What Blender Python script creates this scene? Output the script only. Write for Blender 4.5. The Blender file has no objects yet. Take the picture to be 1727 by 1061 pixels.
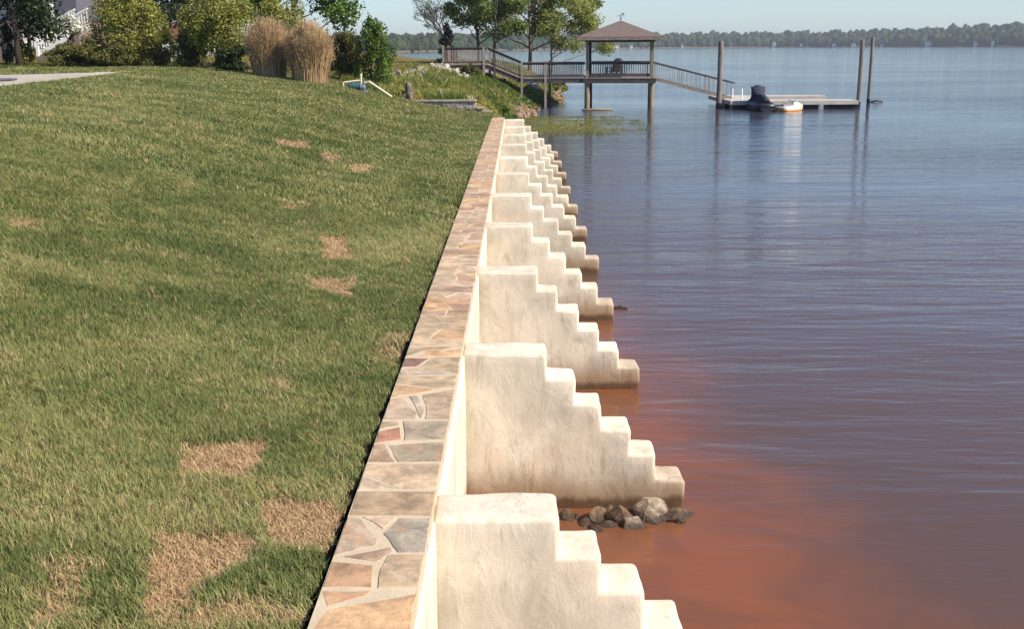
import bpy, bmesh, math, random
import numpy as np
from mathutils import Matrix, Vector, noise as mnoise

random.seed(7)
rng = np.random.default_rng(11)
scene = bpy.context.scene
C = scene.collection
PI = math.pi

# ------------------------------------------------------------------ camera
CAM_H = 3.5
F_PX = 1848.0
PITCH = math.atan((530.5 - 77.2) / F_PX)
YAW = math.atan(11.8 / F_PX)
ROLL = 0.0058
cam_data = bpy.data.cameras.new("camera")
cam_data.sensor_width = 36.0
cam_data.lens = F_PX / 1727.0 * 36.0
cam_data.clip_start = 0.05
cam_data.clip_end = 9000.0
cam = bpy.data.objects.new("camera", cam_data)
C.objects.link(cam)
CAM_R = Matrix.Rotation(YAW, 3, 'Z') @ Matrix.Rotation(PI / 2 - PITCH, 3, 'X') @ Matrix.Rotation(-ROLL, 3, 'Z')
cam.matrix_world = Matrix.Translation((0, 0, CAM_H)) @ CAM_R.to_4x4()
scene.camera = cam

# ------------------------------------------------------------------ sky, sun, exposure
SUN_EL = math.radians(40)
SUN_AZ = math.radians(-22)          # from +X, turned towards -Y (right of and behind the camera)
sun_dir = Vector((math.cos(SUN_EL) * math.cos(SUN_AZ), math.cos(SUN_EL) * math.sin(SUN_AZ), math.sin(SUN_EL)))
world = bpy.data.worlds.new("World")
scene.world = world
world.use_nodes = True
wn = world.node_tree.nodes
wl = world.node_tree.links
wn.clear()
sky = wn.new("ShaderNodeTexSky")
sky.sky_type = 'NISHITA'
sky.sun_disc = False
sky.sun_elevation = SUN_EL
sky.sun_rotation = math.atan2(sun_dir.x, sun_dir.y)
sky.altitude = 0
sky.air_density = 1.0
sky.dust_density = 0.25
sky.ozone_density = 3.0
bg = wn.new("ShaderNodeBackground")
bg.inputs["Strength"].default_value = 0.092
wo = wn.new("ShaderNodeOutputWorld")
tint = wn.new("ShaderNodeMix"); tint.data_type = 'RGBA'; tint.blend_type = 'MULTIPLY'
tint.inputs["Factor"].default_value = 1.0
tint.inputs[7].default_value = (.86, .98, 1.16, 1)
wl.new(sky.outputs[0], tint.inputs[6])
wl.new(tint.outputs[2], bg.inputs[0])
wl.new(bg.outputs[0], wo.inputs[0])
sd = bpy.data.lights.new("sun", 'SUN')
sd.energy = 5.0
sd.angle = math.radians(0.5)
sd.color = (1.0, 0.89, 0.73)
so = bpy.data.objects.new("sun", sd)
C.objects.link(so)
so.rotation_euler = (-sun_dir).to_track_quat('-Z', 'Y').to_euler()
scene.view_settings.view_transform = 'Standard'
scene.view_settings.look = 'None'
scene.view_settings.exposure = 0.56
scene.view_settings.gamma = 1.0
scene.view_settings.use_curve_mapping = False
scene.cycles.volume_bounces = 0
scene.cycles.max_bounces = 8

# ------------------------------------------------------------------ pixel helpers (a photo pixel -> a point at a real distance)
def ray(px, py):
    return (CAM_R @ Vector(((px - 863.5) / F_PX, -(py - 530.5) / F_PX, -1.0)))
def P(px, py, D):
    r = ray(px, py)
    t = D / r.y
    return Vector((r.x * t, D, CAM_H + r.z * t))
def on_z(px, py, z):
    r = ray(px, py)
    t = (z - CAM_H) / r.z
    return Vector((r.x * t, r.y * t, z))
def W(px, py):
    return on_z(px, py, 0.0)

# ------------------------------------------------------------------ object helpers
def tag(o, label=None, cat=None, group=None, kind=None):
    if label: o["label"] = label
    if cat: o["category"] = cat
    if group: o["group"] = group
    if kind: o["kind"] = kind
    return o
def thing(name, label, cat, loc=(0, 0, 0), rz=0.0, group=None):
    o = bpy.data.objects.new(name, None)
    o.empty_display_size = 0.2
    C.objects.link(o)
    o.location = loc
    o.rotation_euler = (0, 0, rz)
    return tag(o, label, cat, group)
def link_mesh(name, me, mat, parent=None, smooth=False, kind=None):
    o = bpy.data.objects.new(name, me)
    C.objects.link(o)
    if mat is not None and len(me.materials) == 0:
        me.materials.append(mat)
    if smooth:
        me.polygons.foreach_set("use_smooth", [True] * len(me.polygons))
    if parent is not None:
        o.parent = parent
    if kind:
        o["kind"] = kind
    return o
def bm_obj(name, bm, mat, parent=None, smooth=False, kind=None):
    me = bpy.data.meshes.new(name)
    bm.to_mesh(me)
    bm.free()
    return link_mesh(name, me, mat, parent, smooth, kind)
def copy_tree(o, parent=None):
    c = o.copy()
    C.objects.link(c)
    if parent is not None:
        c.parent = parent
    for ch in list(o.children):
        copy_tree(ch, c)
    return c
def box(bm, x0, x1, y0, y1, z0, z1):
    v = [bm.verts.new(p) for p in ((x0, y0, z0), (x1, y0, z0), (x1, y1, z0), (x0, y1, z0),
                                   (x0, y0, z1), (x1, y0, z1), (x1, y1, z1), (x0, y1, z1))]
    for f in ((0, 3, 2, 1), (4, 5, 6, 7), (0, 1, 5, 4), (1, 2, 6, 5), (2, 3, 7, 6), (3, 0, 4, 7)):
        bm.faces.new([v[i] for i in f])
    return v
def bar(bm, a, b, w, h=None):
    """square bar from a to b, w wide and h high"""
    a, b = Vector(a), Vector(b)
    h = h or w
    d = (b - a).normalized()
    up = Vector((0, 0, 1)) if abs(d.z) < 0.95 else Vector((0, 1, 0))
    s = d.cross(up).normalized()
    u = s.cross(d).normalized()
    vs = []
    for p in (a, b):
        for (i, j) in ((-1, -1), (1, -1), (1, 1), (-1, 1)):
            vs.append(bm.verts.new(p + s * (i * w / 2) + u * (j * h / 2)))
    for f in ((3, 2, 1, 0), (4, 5, 6, 7), (0, 1, 5, 4), (1, 2, 6, 5), (2, 3, 7, 6), (3, 0, 4, 7)):
        bm.faces.new([vs[i] for i in f])
def tube(bm, pts, rads, n=8, cap=True):
    pts = [Vector(p) for p in pts]
    rings = []
    for i, p in enumerate(pts):
        d = (pts[min(i + 1, len(pts) - 1)] - pts[max(i - 1, 0)])
        d = d.normalized() if d.length > 1e-9 else Vector((0, 0, 1))
        ref = Vector((1, 0, 0)) if abs(d.x) < 0.8 else Vector((0, 1, 0))
        s = d.cross(ref).normalized()
        u = d.cross(s).normalized()
        rings.append([bm.verts.new(p + (s * math.cos(2 * PI * k / n) + u * math.sin(2 * PI * k / n)) * rads[i]) for k in range(n)])
    for a, b in zip(rings[:-1], rings[1:]):
        for k in range(n):
            bm.faces.new((a[k], a[(k + 1) % n], b[(k + 1) % n], b[k]))
    if cap:
        bm.faces.new(rings[0][::-1])
        bm.faces.new(rings[-1])
def fix_normals(bm):
    bmesh.ops.recalc_face_normals(bm, faces=bm.faces[:])
def np_mesh(name, verts, faces):
    me = bpy.data.meshes.new(name)
    verts = np.asarray(verts, dtype=np.float32)
    faces = np.asarray(faces, dtype=np.int32)
    k = faces.shape[1]
    me.vertices.add(len(verts))
    me.vertices.foreach_set("co", verts.ravel())
    me.loops.add(faces.size)
    me.loops.foreach_set("vertex_index", faces.ravel())
    me.polygons.add(len(faces))
    me.polygons.foreach_set("loop_start", np.arange(0, faces.size, k, dtype=np.int32))
    me.polygons.foreach_set("loop_total", np.full(len(faces), k, dtype=np.int32))
    me.update(calc_edges=True)
    return me

# ------------------------------------------------------------------ numpy value noise
_tab = rng.random((256, 256))
def vnoise(x, y):
    x = np.asarray(x, float); y = np.asarray(y, float)
    xi = np.floor(x).astype(int); yi = np.floor(y).astype(int)
    fx = x - xi; fy = y - yi
    fx = fx * fx * (3 - 2 * fx); fy = fy * fy * (3 - 2 * fy)
    g = lambda a, b: _tab[a & 255, b & 255]
    return (g(xi, yi) * (1 - fx) + g(xi + 1, yi) * fx) * (1 - fy) + (g(xi, yi + 1) * (1 - fx) + g(xi + 1, yi + 1) * fx) * fy
def fbm(x, y, o=3):
    s = 0; a = 0.5; t = 0
    for k in range(o):
        s = s + a * vnoise(x * 2 ** k + 17.3 * k, y * 2 ** k + 9.1 * k); t += a; a *= 0.5
    return s / t
def sstep(t):
    t = np.clip(t, 0, 1)
    return t * t * (3 - 2 * t)

# ------------------------------------------------------------------ materials
class NT:
    def __init__(s, name):
        s.m = bpy.data.materials.new(name)
        s.m.use_nodes = True
        s.t = s.m.node_tree
        s.n = s.t.nodes
        s.l = s.t.links
        s.n.clear()
        s.out = s.n.new("ShaderNodeOutputMaterial")
    def new(s, typ, **kw):
        n = s.n.new(typ)
        for k, v in kw.items(): setattr(n, k, v)
        return n
    def link(s, a, b): s.l.new(a, b)
    def pos(s, scale=(1, 1, 1), rot=(0, 0, 0)):
        g = s.new("ShaderNodeNewGeometry")
        mp = s.new("ShaderNodeMapping")
        mp.inputs["Scale"].default_value = scale
        mp.inputs["Rotation"].default_value = rot
        s.link(g.outputs["Position"], mp.inputs["Vector"])
        return mp.outputs[0]
    def noise(s, vec, scale, detail=3, rough=0.55, dist=0.0):
        n = s.new("ShaderNodeTexNoise")
        n.inputs["Scale"].default_value = scale
        n.inputs["Detail"].default_value = detail
        n.inputs["Roughness"].default_value = rough
        n.inputs["Distortion"].default_value = dist
        if vec is not None: s.link(vec, n.inputs["Vector"])
        return n.outputs[0]
    def ramp(s, fac, stops):
        r = s.new("ShaderNodeValToRGB")
        e = r.color_ramp.elements
        while len(e) < len(stops): e.new(0.5)
        for el, (p, c) in zip(e, stops):
            el.position = p
            el.color = (*c, 1) if len(c) == 3 else c
        s.link(fac, r.inputs[0])
        return r.outputs[0]
    def mix(s, fac, a, b, typ='MIX'):
        m = s.new("ShaderNodeMix", data_type='RGBA', blend_type=typ)
        for sock, v in ((m.inputs["Factor"], fac), (m.inputs[6], a), (m.inputs[7], b)):
            if isinstance(v, (int, float)): sock.default_value = v
            elif isinstance(v, tuple): sock.default_value = (*v, 1) if len(v) == 3 else v
            else: s.link(v, sock)
        return m.outputs[2]
    def math(s, op, a, b=None, clamp=False):
        m = s.new("ShaderNodeMath", operation=op, use_clamp=clamp)
        for i, v in enumerate((a, b)):
            if v is None: continue
            if isinstance(v, (int, float)): m.inputs[i].default_value = v
            else: s.link(v, m.inputs[i])
        return m.outputs[0]
    def remap(s, v, a, b, c=0.0, d=1.0):
        m = s.new("ShaderNodeMapRange")
        m.interpolation_type = 'SMOOTHSTEP'
        s.link(v, m.inputs[0])
        for i, x in enumerate((a, b, c, d)): m.inputs[i + 1].default_value = x
        return m.outputs[0]
    def sep(s, vec):
        n = s.new("ShaderNodeSeparateXYZ")
        s.link(vec, n.inputs[0])
        return n.outputs
    def bump(s, h, strength, dist, normal=None):
        b = s.new("ShaderNodeBump")
        b.inputs["Strength"].default_value = strength
        b.inputs["Distance"].default_value = dist
        s.link(h, b.inputs["Height"])
        if normal is not None: s.link(normal, b.inputs["Normal"])
        return b.outputs[0]
    def bsdf(s, color, rough=0.7, normal=None, spec=0.5, ior=None, metallic=0.0):
        b = s.new("ShaderNodeBsdfPrincipled")
        if isinstance(color, tuple): b.inputs["Base Color"].default_value = (*color, 1)
        else: s.link(color, b.inputs["Base Color"])
        if isinstance(rough, (int, float)): b.inputs["Roughness"].default_value = rough
        else: s.link(rough, b.inputs["Roughness"])
        b.inputs["Specular IOR Level"].default_value = spec
        b.inputs["Metallic"].default_value = metallic
        if ior: b.inputs["IOR"].default_value = ior
        if normal is not None: s.link(normal, b.inputs["Normal"])
        return b.outputs[0]
    def done(s, sh):
        s.link(sh, s.out.inputs["Surface"])
        return s.m

def pmat(name, c1, c2, scale=4.0, rough=0.8, bump=0.3, bdist=0.01, bscale=30.0, stretch=(1, 1, 1), spec=0.3, metallic=0.0):
    t = NT(name)
    v = t.pos(stretch)
    f = t.remap(t.noise(v, scale, 5, 0.6), 0.3, 0.7)
    col = t.mix(f, c1, c2)
    nb = t.bump(t.noise(v, bscale, 4), bump, bdist)
    return t.done(t.bsdf(col, rough, nb, spec, metallic=metallic))

def leafmat(name, stops, trans=0.35, rough=0.6):
    t = NT(name)
    g = t.new("ShaderNodeNewGeometry")
    col = t.ramp(g.outputs["Random Per Island"], stops)
    big = t.remap(t.noise(t.pos(), 1.3, 2), 0.3, 0.7, 0.75, 1.2)
    hs = t.new("ShaderNodeHueSaturation")
    t.link(big, hs.inputs["Value"])
    t.link(col, hs.inputs["Color"])
    d = t.bsdf(hs.outputs[0], rough, None, 0.25)
    tr = t.new("ShaderNodeBsdfTranslucent")
    t.link(hs.outputs[0], tr.inputs[0])
    ms = t.new("ShaderNodeMixShader")
    ms.inputs[0].default_value = trans
    t.link(d, ms.inputs[1]); t.link(tr.outputs[0], ms.inputs[2])
    return t.done(ms.outputs[0])

M = {}
# wood with the grain along its pieces
M['old_wood'] = pmat('weathered_wood', (.20, .165, .14), (.33, .275, .225), 6, .85, .35, .01, 25, (1, 1, 1))
M['dark_wood'] = pmat('dark_toned_wood', (.045, .038, .045), (.095, .08, .085), 5, .8, .3, .01, 25)
M['piling_wood'] = pmat('piling_wood', (.20, .15, .10), (.34, .27, .18), 3, .9, .5, .02, 14, (3, 3, .5))
M['grey_piling'] = pmat('grey_piling_wood', (.17, .14, .125), (.27, .22, .19), 3, .9, .5, .02, 14, (3, 3, .5))
M['dock_wood'] = pmat('dock_board_wood', (.42, .39, .35), (.56, .52, .47), 4, .85, .3, .01, 20, (.5, 4, 1))
M['shingle'] = pmat('brown_roof_shingle', (.12, .09, .078), (.19, .145, .125), 9, .9, .6, .03, 14, (1, 1, 3))
M['white_paint'] = pmat('white_paint', (.74, .74, .72), (.82, .82, .80), 3, .5, .1, .005, 20)
M['metal'] = pmat('dull_metal', (.16, .16, .17), (.24, .24, .25), 8, .4, .1, .003, 30, metallic=.8)
M['pvc'] = pmat('cream_plastic_pipe', (.66, .62, .46), (.74, .70, .55), 5, .4, .05, .002, 30)
M['bark'] = pmat('tree_bark', (.07, .055, .045), (.15, .12, .10), 5, .95, .9, .03, 12, (3, 3, .6))
M['dark_bark'] = pmat('dark_tree_bark', (.03, .024, .02), (.07, .055, .045), 5, .95, .9, .03, 12, (3, 3, .6))
M['pale_bark'] = pmat('pale_tree_bark', (.16, .14, .12), (.28, .25, .21), 5, .95, .7, .02, 14, (3, 3, .6))
M['stump_wood'] = pmat('weathered_stump_wood', (.10, .075, .055), (.24, .19, .15), 7, .95, .9, .03, 14, (3, 3, .6))
M['bare_twig'] = pmat('bare_twig_bark', (.11, .10, .10), (.19, .17, .165), 5, .95, .4, .01, 20)
M['pale_rock'] = pmat('pale_riprap_rock', (.26, .24, .21), (.52, .48, .42), 5, .9, .6, .03, 12)
M['grey_rock'] = pmat('grey_rock', (.15, .14, .125), (.36, .33, .295), 5, .9, .6, .03, 12)
M['red_rock'] = pmat('red_brown_rock', (.12, .08, .055), (.28, .20, .14), 5, .9, .6, .03, 12)
M['wet_rock'] = pmat('wet_brown_rock', (.07, .043, .026), (.21, .135, .08), 9, .55, 1.0, .03, 16)
def wet_mat(name, c1, c2):
    t = NT(name)
    v = t.pos()
    col = t.mix(t.remap(t.noise(v, 14, 6, .68, .8), .34, .68), c1, c2)
    z = t.math('ADD', t.sep(t.pos())[2], t.math('MULTIPLY', t.math('SUBTRACT', t.noise(v, 9, 3), .5), .06))
    wet = t.remap(z, .025, .07, 1, 0)
    col = t.mix(t.math('MULTIPLY', wet, .85), col, (.045, .026, .015))
    rough = t.remap(z, .025, .07, .22, .85)
    return t.done(t.bsdf(col, rough, t.bump(t.noise(v, 22, 6, .7), 1.0, .03), .4))
M['shore_rock'] = wet_mat('pale_brown_shore_rock', (.15, .105, .07), (.46, .37, .28))
M['wet_rock'] = wet_mat('wet_brown_rock', (.07, .043, .026), (.22, .145, .09))
M['concrete_path'] = pmat('pale_concrete', (.36, .32, .27), (.45, .405, .345), 1.2, .9, .3, .01, 40)
M['black_float'] = pmat('black_plastic_float', (.012, .012, .015), (.03, .03, .035), 4, .5, .1, .005, 20)

# stucco: cream wash with smudges, tan and wet at the foot
def stucco():
    t = NT('cream_stucco')
    v = t.pos()
    base = t.mix(t.remap(t.noise(v, 1.5, 6, .62, .6), .34, .66), (.58, .52, .415), (.745, .672, .54))
    base = t.mix(t.math('MULTIPLY', t.remap(t.noise(t.pos((1.2, 1.2, .55), (0, .6, 0)), 2.6, 7, .68, 1.4), .48, .68), .75), base, (.45, .405, .315))
    base = t.mix(t.math('MULTIPLY', t.remap(t.noise(v, 2.1, 4, .6, .5), .52, .70), .55), base, (.74, .605, .45))
    base = t.mix(t.math('MULTIPLY', t.remap(t.noise(t.pos((7, 7, 1.1), (0, .35, 0)), 3.0, 6, .7, .9), .56, .72), .45), base, (.30, .265, .215))
    base = t.mix(t.math('MULTIPLY', t.remap(t.noise(v, 48, 3, .6), .64, .73), .5), base, (.27, .235, .19))
    z = t.sep(t.pos())[2]
    zz = t.math('ADD', z, t.math('MULTIPLY', t.math('SUBTRACT', t.noise(t.pos((1, 1, .4)), 5, 4), .5), .16))
    tan = t.remap(zz, .10, .38, .92, 0)
    col = t.mix(tan, base, (.33, .22, .13))
    col = t.mix(t.math('MULTIPLY', t.math('MULTIPLY', t.remap(t.noise(t.pos((8, 8, 1.2)), 2.5, 5, .65), .5, .68), t.remap(z, .1, .75, 1, 0)), .6), col, (.30, .185, .10))
    wet = t.remap(zz, .045, .12, .96, 0)
    col = t.mix(wet, col, (.115, .065, .034))
    h = t.math('ADD', t.noise(t.pos((1, 1, .6), (0, .5, 0)), 6, 6, .6, .8), t.math('MULTIPLY', t.noise(v, 75, 5, .75), .2))
    nb = t.bump(h, .5, .02)
    return t.done(t.bsdf(col, .88, nb, .25))
M['stucco'] = stucco()
M['mortar'] = pmat('cream_mortar', (.50, .405, .275), (.60, .50, .36), 6, .95, .5, .006, 70)

def flagmat():
    t = NT('flagstone')
    oi = t.new("ShaderNodeObjectInfo")
    v = t.pos()
    c = oi.outputs["Color"]
    rnd = oi.outputs["Random"]
    mp = t.new("ShaderNodeCombineXYZ")
    t.link(t.math('MULTIPLY', rnd, 31.0), mp.inputs[2])
    add = t.new("ShaderNodeVectorMath", operation='ADD')
    t.link(v, add.inputs[0]); t.link(mp.outputs[0], add.inputs[1])
    vv = add.outputs[0]
    f = t.remap(t.noise(vv, 6, 7, .7, .35), .32, .7, .62, 1.28)
    hs = t.new("ShaderNodeHueSaturation")
    t.link(c, hs.inputs["Color"]); t.link(f, hs.inputs["Value"])
    col = t.mix(t.math('MULTIPLY', t.remap(t.noise(vv, 4.5, 5, .66, .5), .55, .72), .55), hs.outputs[0], (.48, .26, .13))
    col = t.mix(t.math('MULTIPLY', t.remap(t.noise(vv, 10, 6, .72, .4), .58, .72), .45), col, (.25, .19, .145))
    h = t.math('ADD', t.noise(vv, 8, 7, .66, .5), t.math('MULTIPLY', t.noise(vv, 45, 4, .7), .25))
    return t.done(t.bsdf(col, .75, t.bump(h, .6, .016), .3))
M['flag'] = flagmat()

# ------------------------------------------------------------------ terrain height
LX = np.array([-80, -30, -16, -11.75, -9, -6, -4.2, -3.46, -2.7, -2.0, -0.9, 3.0])
LZ = np.array([3.3, 3.0, 2.86, 2.81, 2.64, 2.31, 1.86, 1.65, 1.47, 1.335, 1.238, 1.2])
def smooth_interp(x, xs, zs):
    return np.interp(x, xs, zs)
_fx = np.linspace(-80, 3, 1661)
_fz = np.interp(_fx, LX, LZ)
_k = np.ones(25) / 25
_fzs = np.convolve(np.pad(_fz, 12, mode='edge'), _k, 'valid')
def lawn_z(X, Y):
    z = np.interp(X, _fx, _fzs)
    edge = sstep((-X - 0.9) / 1.5)
    return z + edge * (fbm(X * .5, Y * .5, 2) - .5) * .10
SY = np.array([-50, 35.3, 36.5, 45, 53, 58, 60, 64.5, 70, 80, 85, 95, 110, 135, 160, 260])
SX = np.array([-0.4, -0.4, -0.5, -0.3, 0.0, 0.55, 0.85, 1.45, 2.65, 3.5, 3.2, 1.0, -3, -9, -40, -200])
def shore_x(Y):
    return np.interp(Y, SY, SX) + (fbm(Y * .45, Y * 0 + 3.3, 2) - .5) * .8 * sstep((Y - 38) / 6)
def bank_z(X, Y):
    d = shore_x(Y) - X
    w = np.interp(Y, [36, 45, 60, 75, 140], [3.0, 6.0, 6.6, 5.0, 10.0])
    top = 2.42 + 0.45 * sstep((-X - 9) / 6)
    z = top * (1 - (1 - np.clip(d / w, 0, 1)) ** 1.7)
    z = np.where(d < 0, np.maximum(d * .35, -2.0), z)
    z = z + (fbm(X * .9, Y * .9, 3) - .5) * .35 * sstep(d / 1.5) * sstep((9 - d) / 4)
    return z
def ret_z(X, Y):
    a = np.interp(X, [-80, -11.75, -9, -6, -3.4, -1.35, -.8, -.3, .5], [3.3, 2.83, 2.68, 2.37, 1.74, 1.66, 1.1, .1, -.3])
    return a
def ground_z(X, Y):
    X = np.asarray(X, float); Y = np.asarray(Y, float)
    a = lawn_z(X, Y)
    b = bank_z(X, Y)
    r = ret_z(X, Y)
    t1 = sstep((Y - 39) / 9)
    behind = r * (1 - t1) + b * t1
    z = np.where(Y < 38.05, a, behind)
    leftmix = sstep((-X - 4.0) / 2.0)
    z2 = a * (1 - t1) + b * t1
    z = z * (1 - leftmix) + z2 * leftmix
    lake = np.where(Y < 35.4, -1.2, np.minimum(behind, 1.2 - sstep((X + .95) / .8) * 2.0))
    return np.where((X > -.855) & (Y < 38.05), lake, z)
def gz(x, y): return float(ground_z(np.array([x]), np.array([y]))[0])
def G(px, py):
    r = ray(px, py)
    ts = np.arange(2.0, 175.0, .1)
    for _ in range(2):
        below = np.nonzero(CAM_H + r.z * ts < ground_z(r.x * ts, r.y * ts))[0]
        if len(below) == 0: break
        i = below[0]
        ts = np.linspace(ts[max(i - 1, 0)], ts[i], 30)
    t = float(ts[-1])
    return Vector((r.x * t, r.y * t, gz(r.x * t, r.y * t)))

def grid_mesh(name, xs, ys, zfun, keep=None):
    X, Y = np.meshgrid(xs, ys)
    Z = zfun(X, Y)
    V = np.stack([X, Y, Z], -1).reshape(-1, 3)
    ny, nx = X.shape
    idx = np.arange(nx * ny).reshape(ny, nx)
    F = np.stack([idx[:-1, :-1], idx[:-1, 1:], idx[1:, 1:], idx[1:, :-1]], -1).reshape(-1, 4)
    if keep is not None:
        cx = (X[:-1, :-1] + X[1:, 1:]).reshape(-1) / 2
        cy = (Y[:-1, :-1] + Y[1:, 1:]).reshape(-1) / 2
        F = F[keep(cx, cy)]
    return np_mesh(name, V, F)

LAWN_X0, LAWN_X1, LAWN_Y1 = -16.0, -0.86, 38.0
def soil_mat():
    t = NT('lawn_soil')
    v = t.pos()
    c = t.ramp(t.noise(v, .9, 5, .6), [(.3, (.055, .075, .022)), (.5, (.095, .10, .035)), (.7, (.14, .12, .05))])
    c = t.mix(t.remap(t.noise(v, 30, 3), .45, .65), c, (.05, .045, .02))
    x = t.sep(t.pos())[0]
    c = t.mix(t.remap(x, -.95, -.89, 0, 1), c, (.045, .032, .022))
    return t.done(t.bsdf(c, .95, t.bump(t.noise(v, 25, 5), .8, .03), .1))
M['soil'] = soil_mat()
def ground_mat():
    t = NT('rough_grass_ground')
    v = t.pos()
    s = t.sep(t.pos())
    c = t.ramp(t.noise(v, .35, 6, .62), [(.3, (.075, .085, .022)), (.48, (.16, .145, .04)), (.62, (.22, .175, .065)), (.75, (.12, .12, .035))])
    shore = t.remap(s[2], .05, .6, 1, 0)
    c = t.mix(t.math('MULTIPLY', shore, .8), c, (.20, .12, .075))
    c = t.mix(t.remap(t.noise(v, 14, 4), .5, .7), c, (.06, .065, .02))
    return t.done(t.bsdf(c, .95, t.bump(t.noise(v, 8, 5), .8, .06), .1))
M['ground'] = ground_mat()

lawn = link_mesh('lawn', grid_mesh('lawn', np.linspace(LAWN_X0, LAWN_X1, 90), np.linspace(0, LAWN_Y1, 230), ground_z), M['soil'], smooth=True)
tag(lawn, kind='structure')
xs = np.concatenate([np.linspace(-90, -16, 30), np.linspace(-15.5, 6, 90)])
ys = np.concatenate([np.linspace(-5, 33, 40), np.linspace(33.5, 37.8, 12), np.array([38.04, 38.07]), np.linspace(38.4, 100, 160), np.linspace(102, 260, 40)])
def low_ground(X, Y):
    z = ground_z(X, Y)
    inside = (X > LAWN_X0 + .2) & (Y < LAWN_Y1 - .1)
    return np.where(inside, np.where(X > -1.2, np.minimum(z - .25, -1.0), z - .10), z - .004)
gr = link_mesh('ground', grid_mesh('ground', xs, ys, low_ground), M['ground'], smooth=True)
tag(gr, kind='structure')

# pale concrete path along the crest of the lawn
pn = [(-60, 157), (0, 148), (60, 142), (110, 136), (150, 131), (195, 125.5), (235, 121)]
pf = [(-60, 129), (0, 127), (60, 126), (110, 124.5), (150, 123.5), (195, 121.5), (235, 119.5)]
pl = [tuple(G(*q)[:2]) for q in pn]
pr = [tuple(G(*q)[:2]) for q in pf]
V, Fq = [], []
def dens(pp, n=6):
    o = []
    for a, b in zip(pp[:-1], pp[1:]):
        for k in range(n): o.append((a[0] + (b[0] - a[0]) * k / n, a[1] + (b[1] - a[1]) * k / n))
    return o + [pp[-1]]
A_, B_ = dens(pl), dens(pr)
PATH_POLY = A_ + B_[::-1]
for a, b in zip(A_, B_):
    for k in range(9):
        x = a[0] + (b[0] - a[0]) * k / 8; y = a[1] + (b[1] - a[1]) * k / 8
        V.append((x, y, gz(x, y) + .025))
for i in range(len(A_) - 1):
    for k in range(8):
        q = i * 9 + k
        Fq.append((q, q + 1, q + 10, q + 9))
path = link_mesh('path', np_mesh('path', V, Fq), M['concrete_path'], smooth=True)
tag(path, kind='structure')

# ------------------------------------------------------------------ lake water
def water_mat():
    t = NT('murky_lake_water')
    s = t.sep(t.pos())
    x, y = s[0], s[1]
    n1 = t.noise(t.pos((1, .6, 1)), .55, 5, .6, .8)
    # red clay cloud that hangs along the wall and thins out into the lake
    edge = t.math('ADD', t.math('MULTIPLY', y, .17), x)
    edge = t.math('ADD', edge, t.math('MULTIPLY', t.math('SUBTRACT', n1, .5), 2.6))
    red = t.remap(edge, 2.4, 4.7, 1, 0)
    fade = t.remap(y, 12, 27, 1, 0)
    red = t.math('MULTIPLY', red, fade)
    deep = t.mix(t.remap(y, 12, 60), (.092, .056, .044), (.046, .050, .066))
    clay = t.mix(t.remap(t.noise(t.pos(), 1.1, 5, .6, 1.0), .35, .68), (.210, .074, .032), (.155, .064, .035))
    col = t.mix(red, deep, clay)
    # green weed under the surface beyond the end of the wall
    wx = t.math('MULTIPLY', t.remap(t.math('ADD', x, t.math('MULTIPLY', t.noise(t.pos((.4, 1, 1)), .9, 4), 3.0)), 3.4, 7.0, 1, 0), t.remap(y, 44, 49))
    wy = t.math('MULTIPLY', t.remap(y, 52, 57, 1, 0), t.remap(t.noise(t.pos((.5, 1, 1)), .8, 3), .3, .5))
    col = t.mix(t.math('MULTIPLY', t.math('MULTIPLY', wx, wy), .9), col, (.17, .16, .028))
    a = t.noise(t.pos((.34, 1.5, 1), (0, 0, .05)), 3.6, 4, .55, .5)
    b = t.noise(t.pos((.22, 1.0, 1), (0, 0, -.08)), 1.15, 4, .5, .4)
    c = t.noise(t.pos((.25, 1.0, 1), (0, 0, .03)), .22, 3, .5)
    h = t.math('ADD', t.math('ADD', t.math('MULTIPLY', a, .35), t.math('MULTIPLY', b, 1.0)), t.math('MULTIPLY', c, 2.2))
    calm = t.remap(t.noise(t.pos((.12, .5, 1)), .16, 3, .5), .35, .65, .35, 1.0)
    bm_ = t.new("ShaderNodeBump")
    bm_.inputs["Distance"].default_value = .085
    t.link(t.math('MULTIPLY', calm, t.remap(y, 5, 22, .5, .85)), bm_.inputs["Strength"])
    t.link(h, bm_.inputs["Height"])
    return t.done(t.bsdf(col, .06, bm_.outputs[0], .40, 1.33))
M['water'] = water_mat()
bm = bmesh.new()
vs = [bm.verts.new(p) for p in ((-3500, -60, 0), (3500, -60, 0), (3500, 4200, 0), (-3500, 4200, 0))]
bm.faces.new(vs)
tag(bm_obj('water', bm, M['water']), kind='structure')

# ------------------------------------------------------------------ sea wall
WALL_X = -0.41
COP_L, COP_R = -0.835, -0.418
WALL_Y0, WALL_Y1 = 1.0, 35.35
COP_Z = 1.30
wall = thing('seawall', 'long cream stucco seawall capped with flagstones and braced by stepped buttresses along the water', 'seawall', (0, 0, 0))
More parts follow.
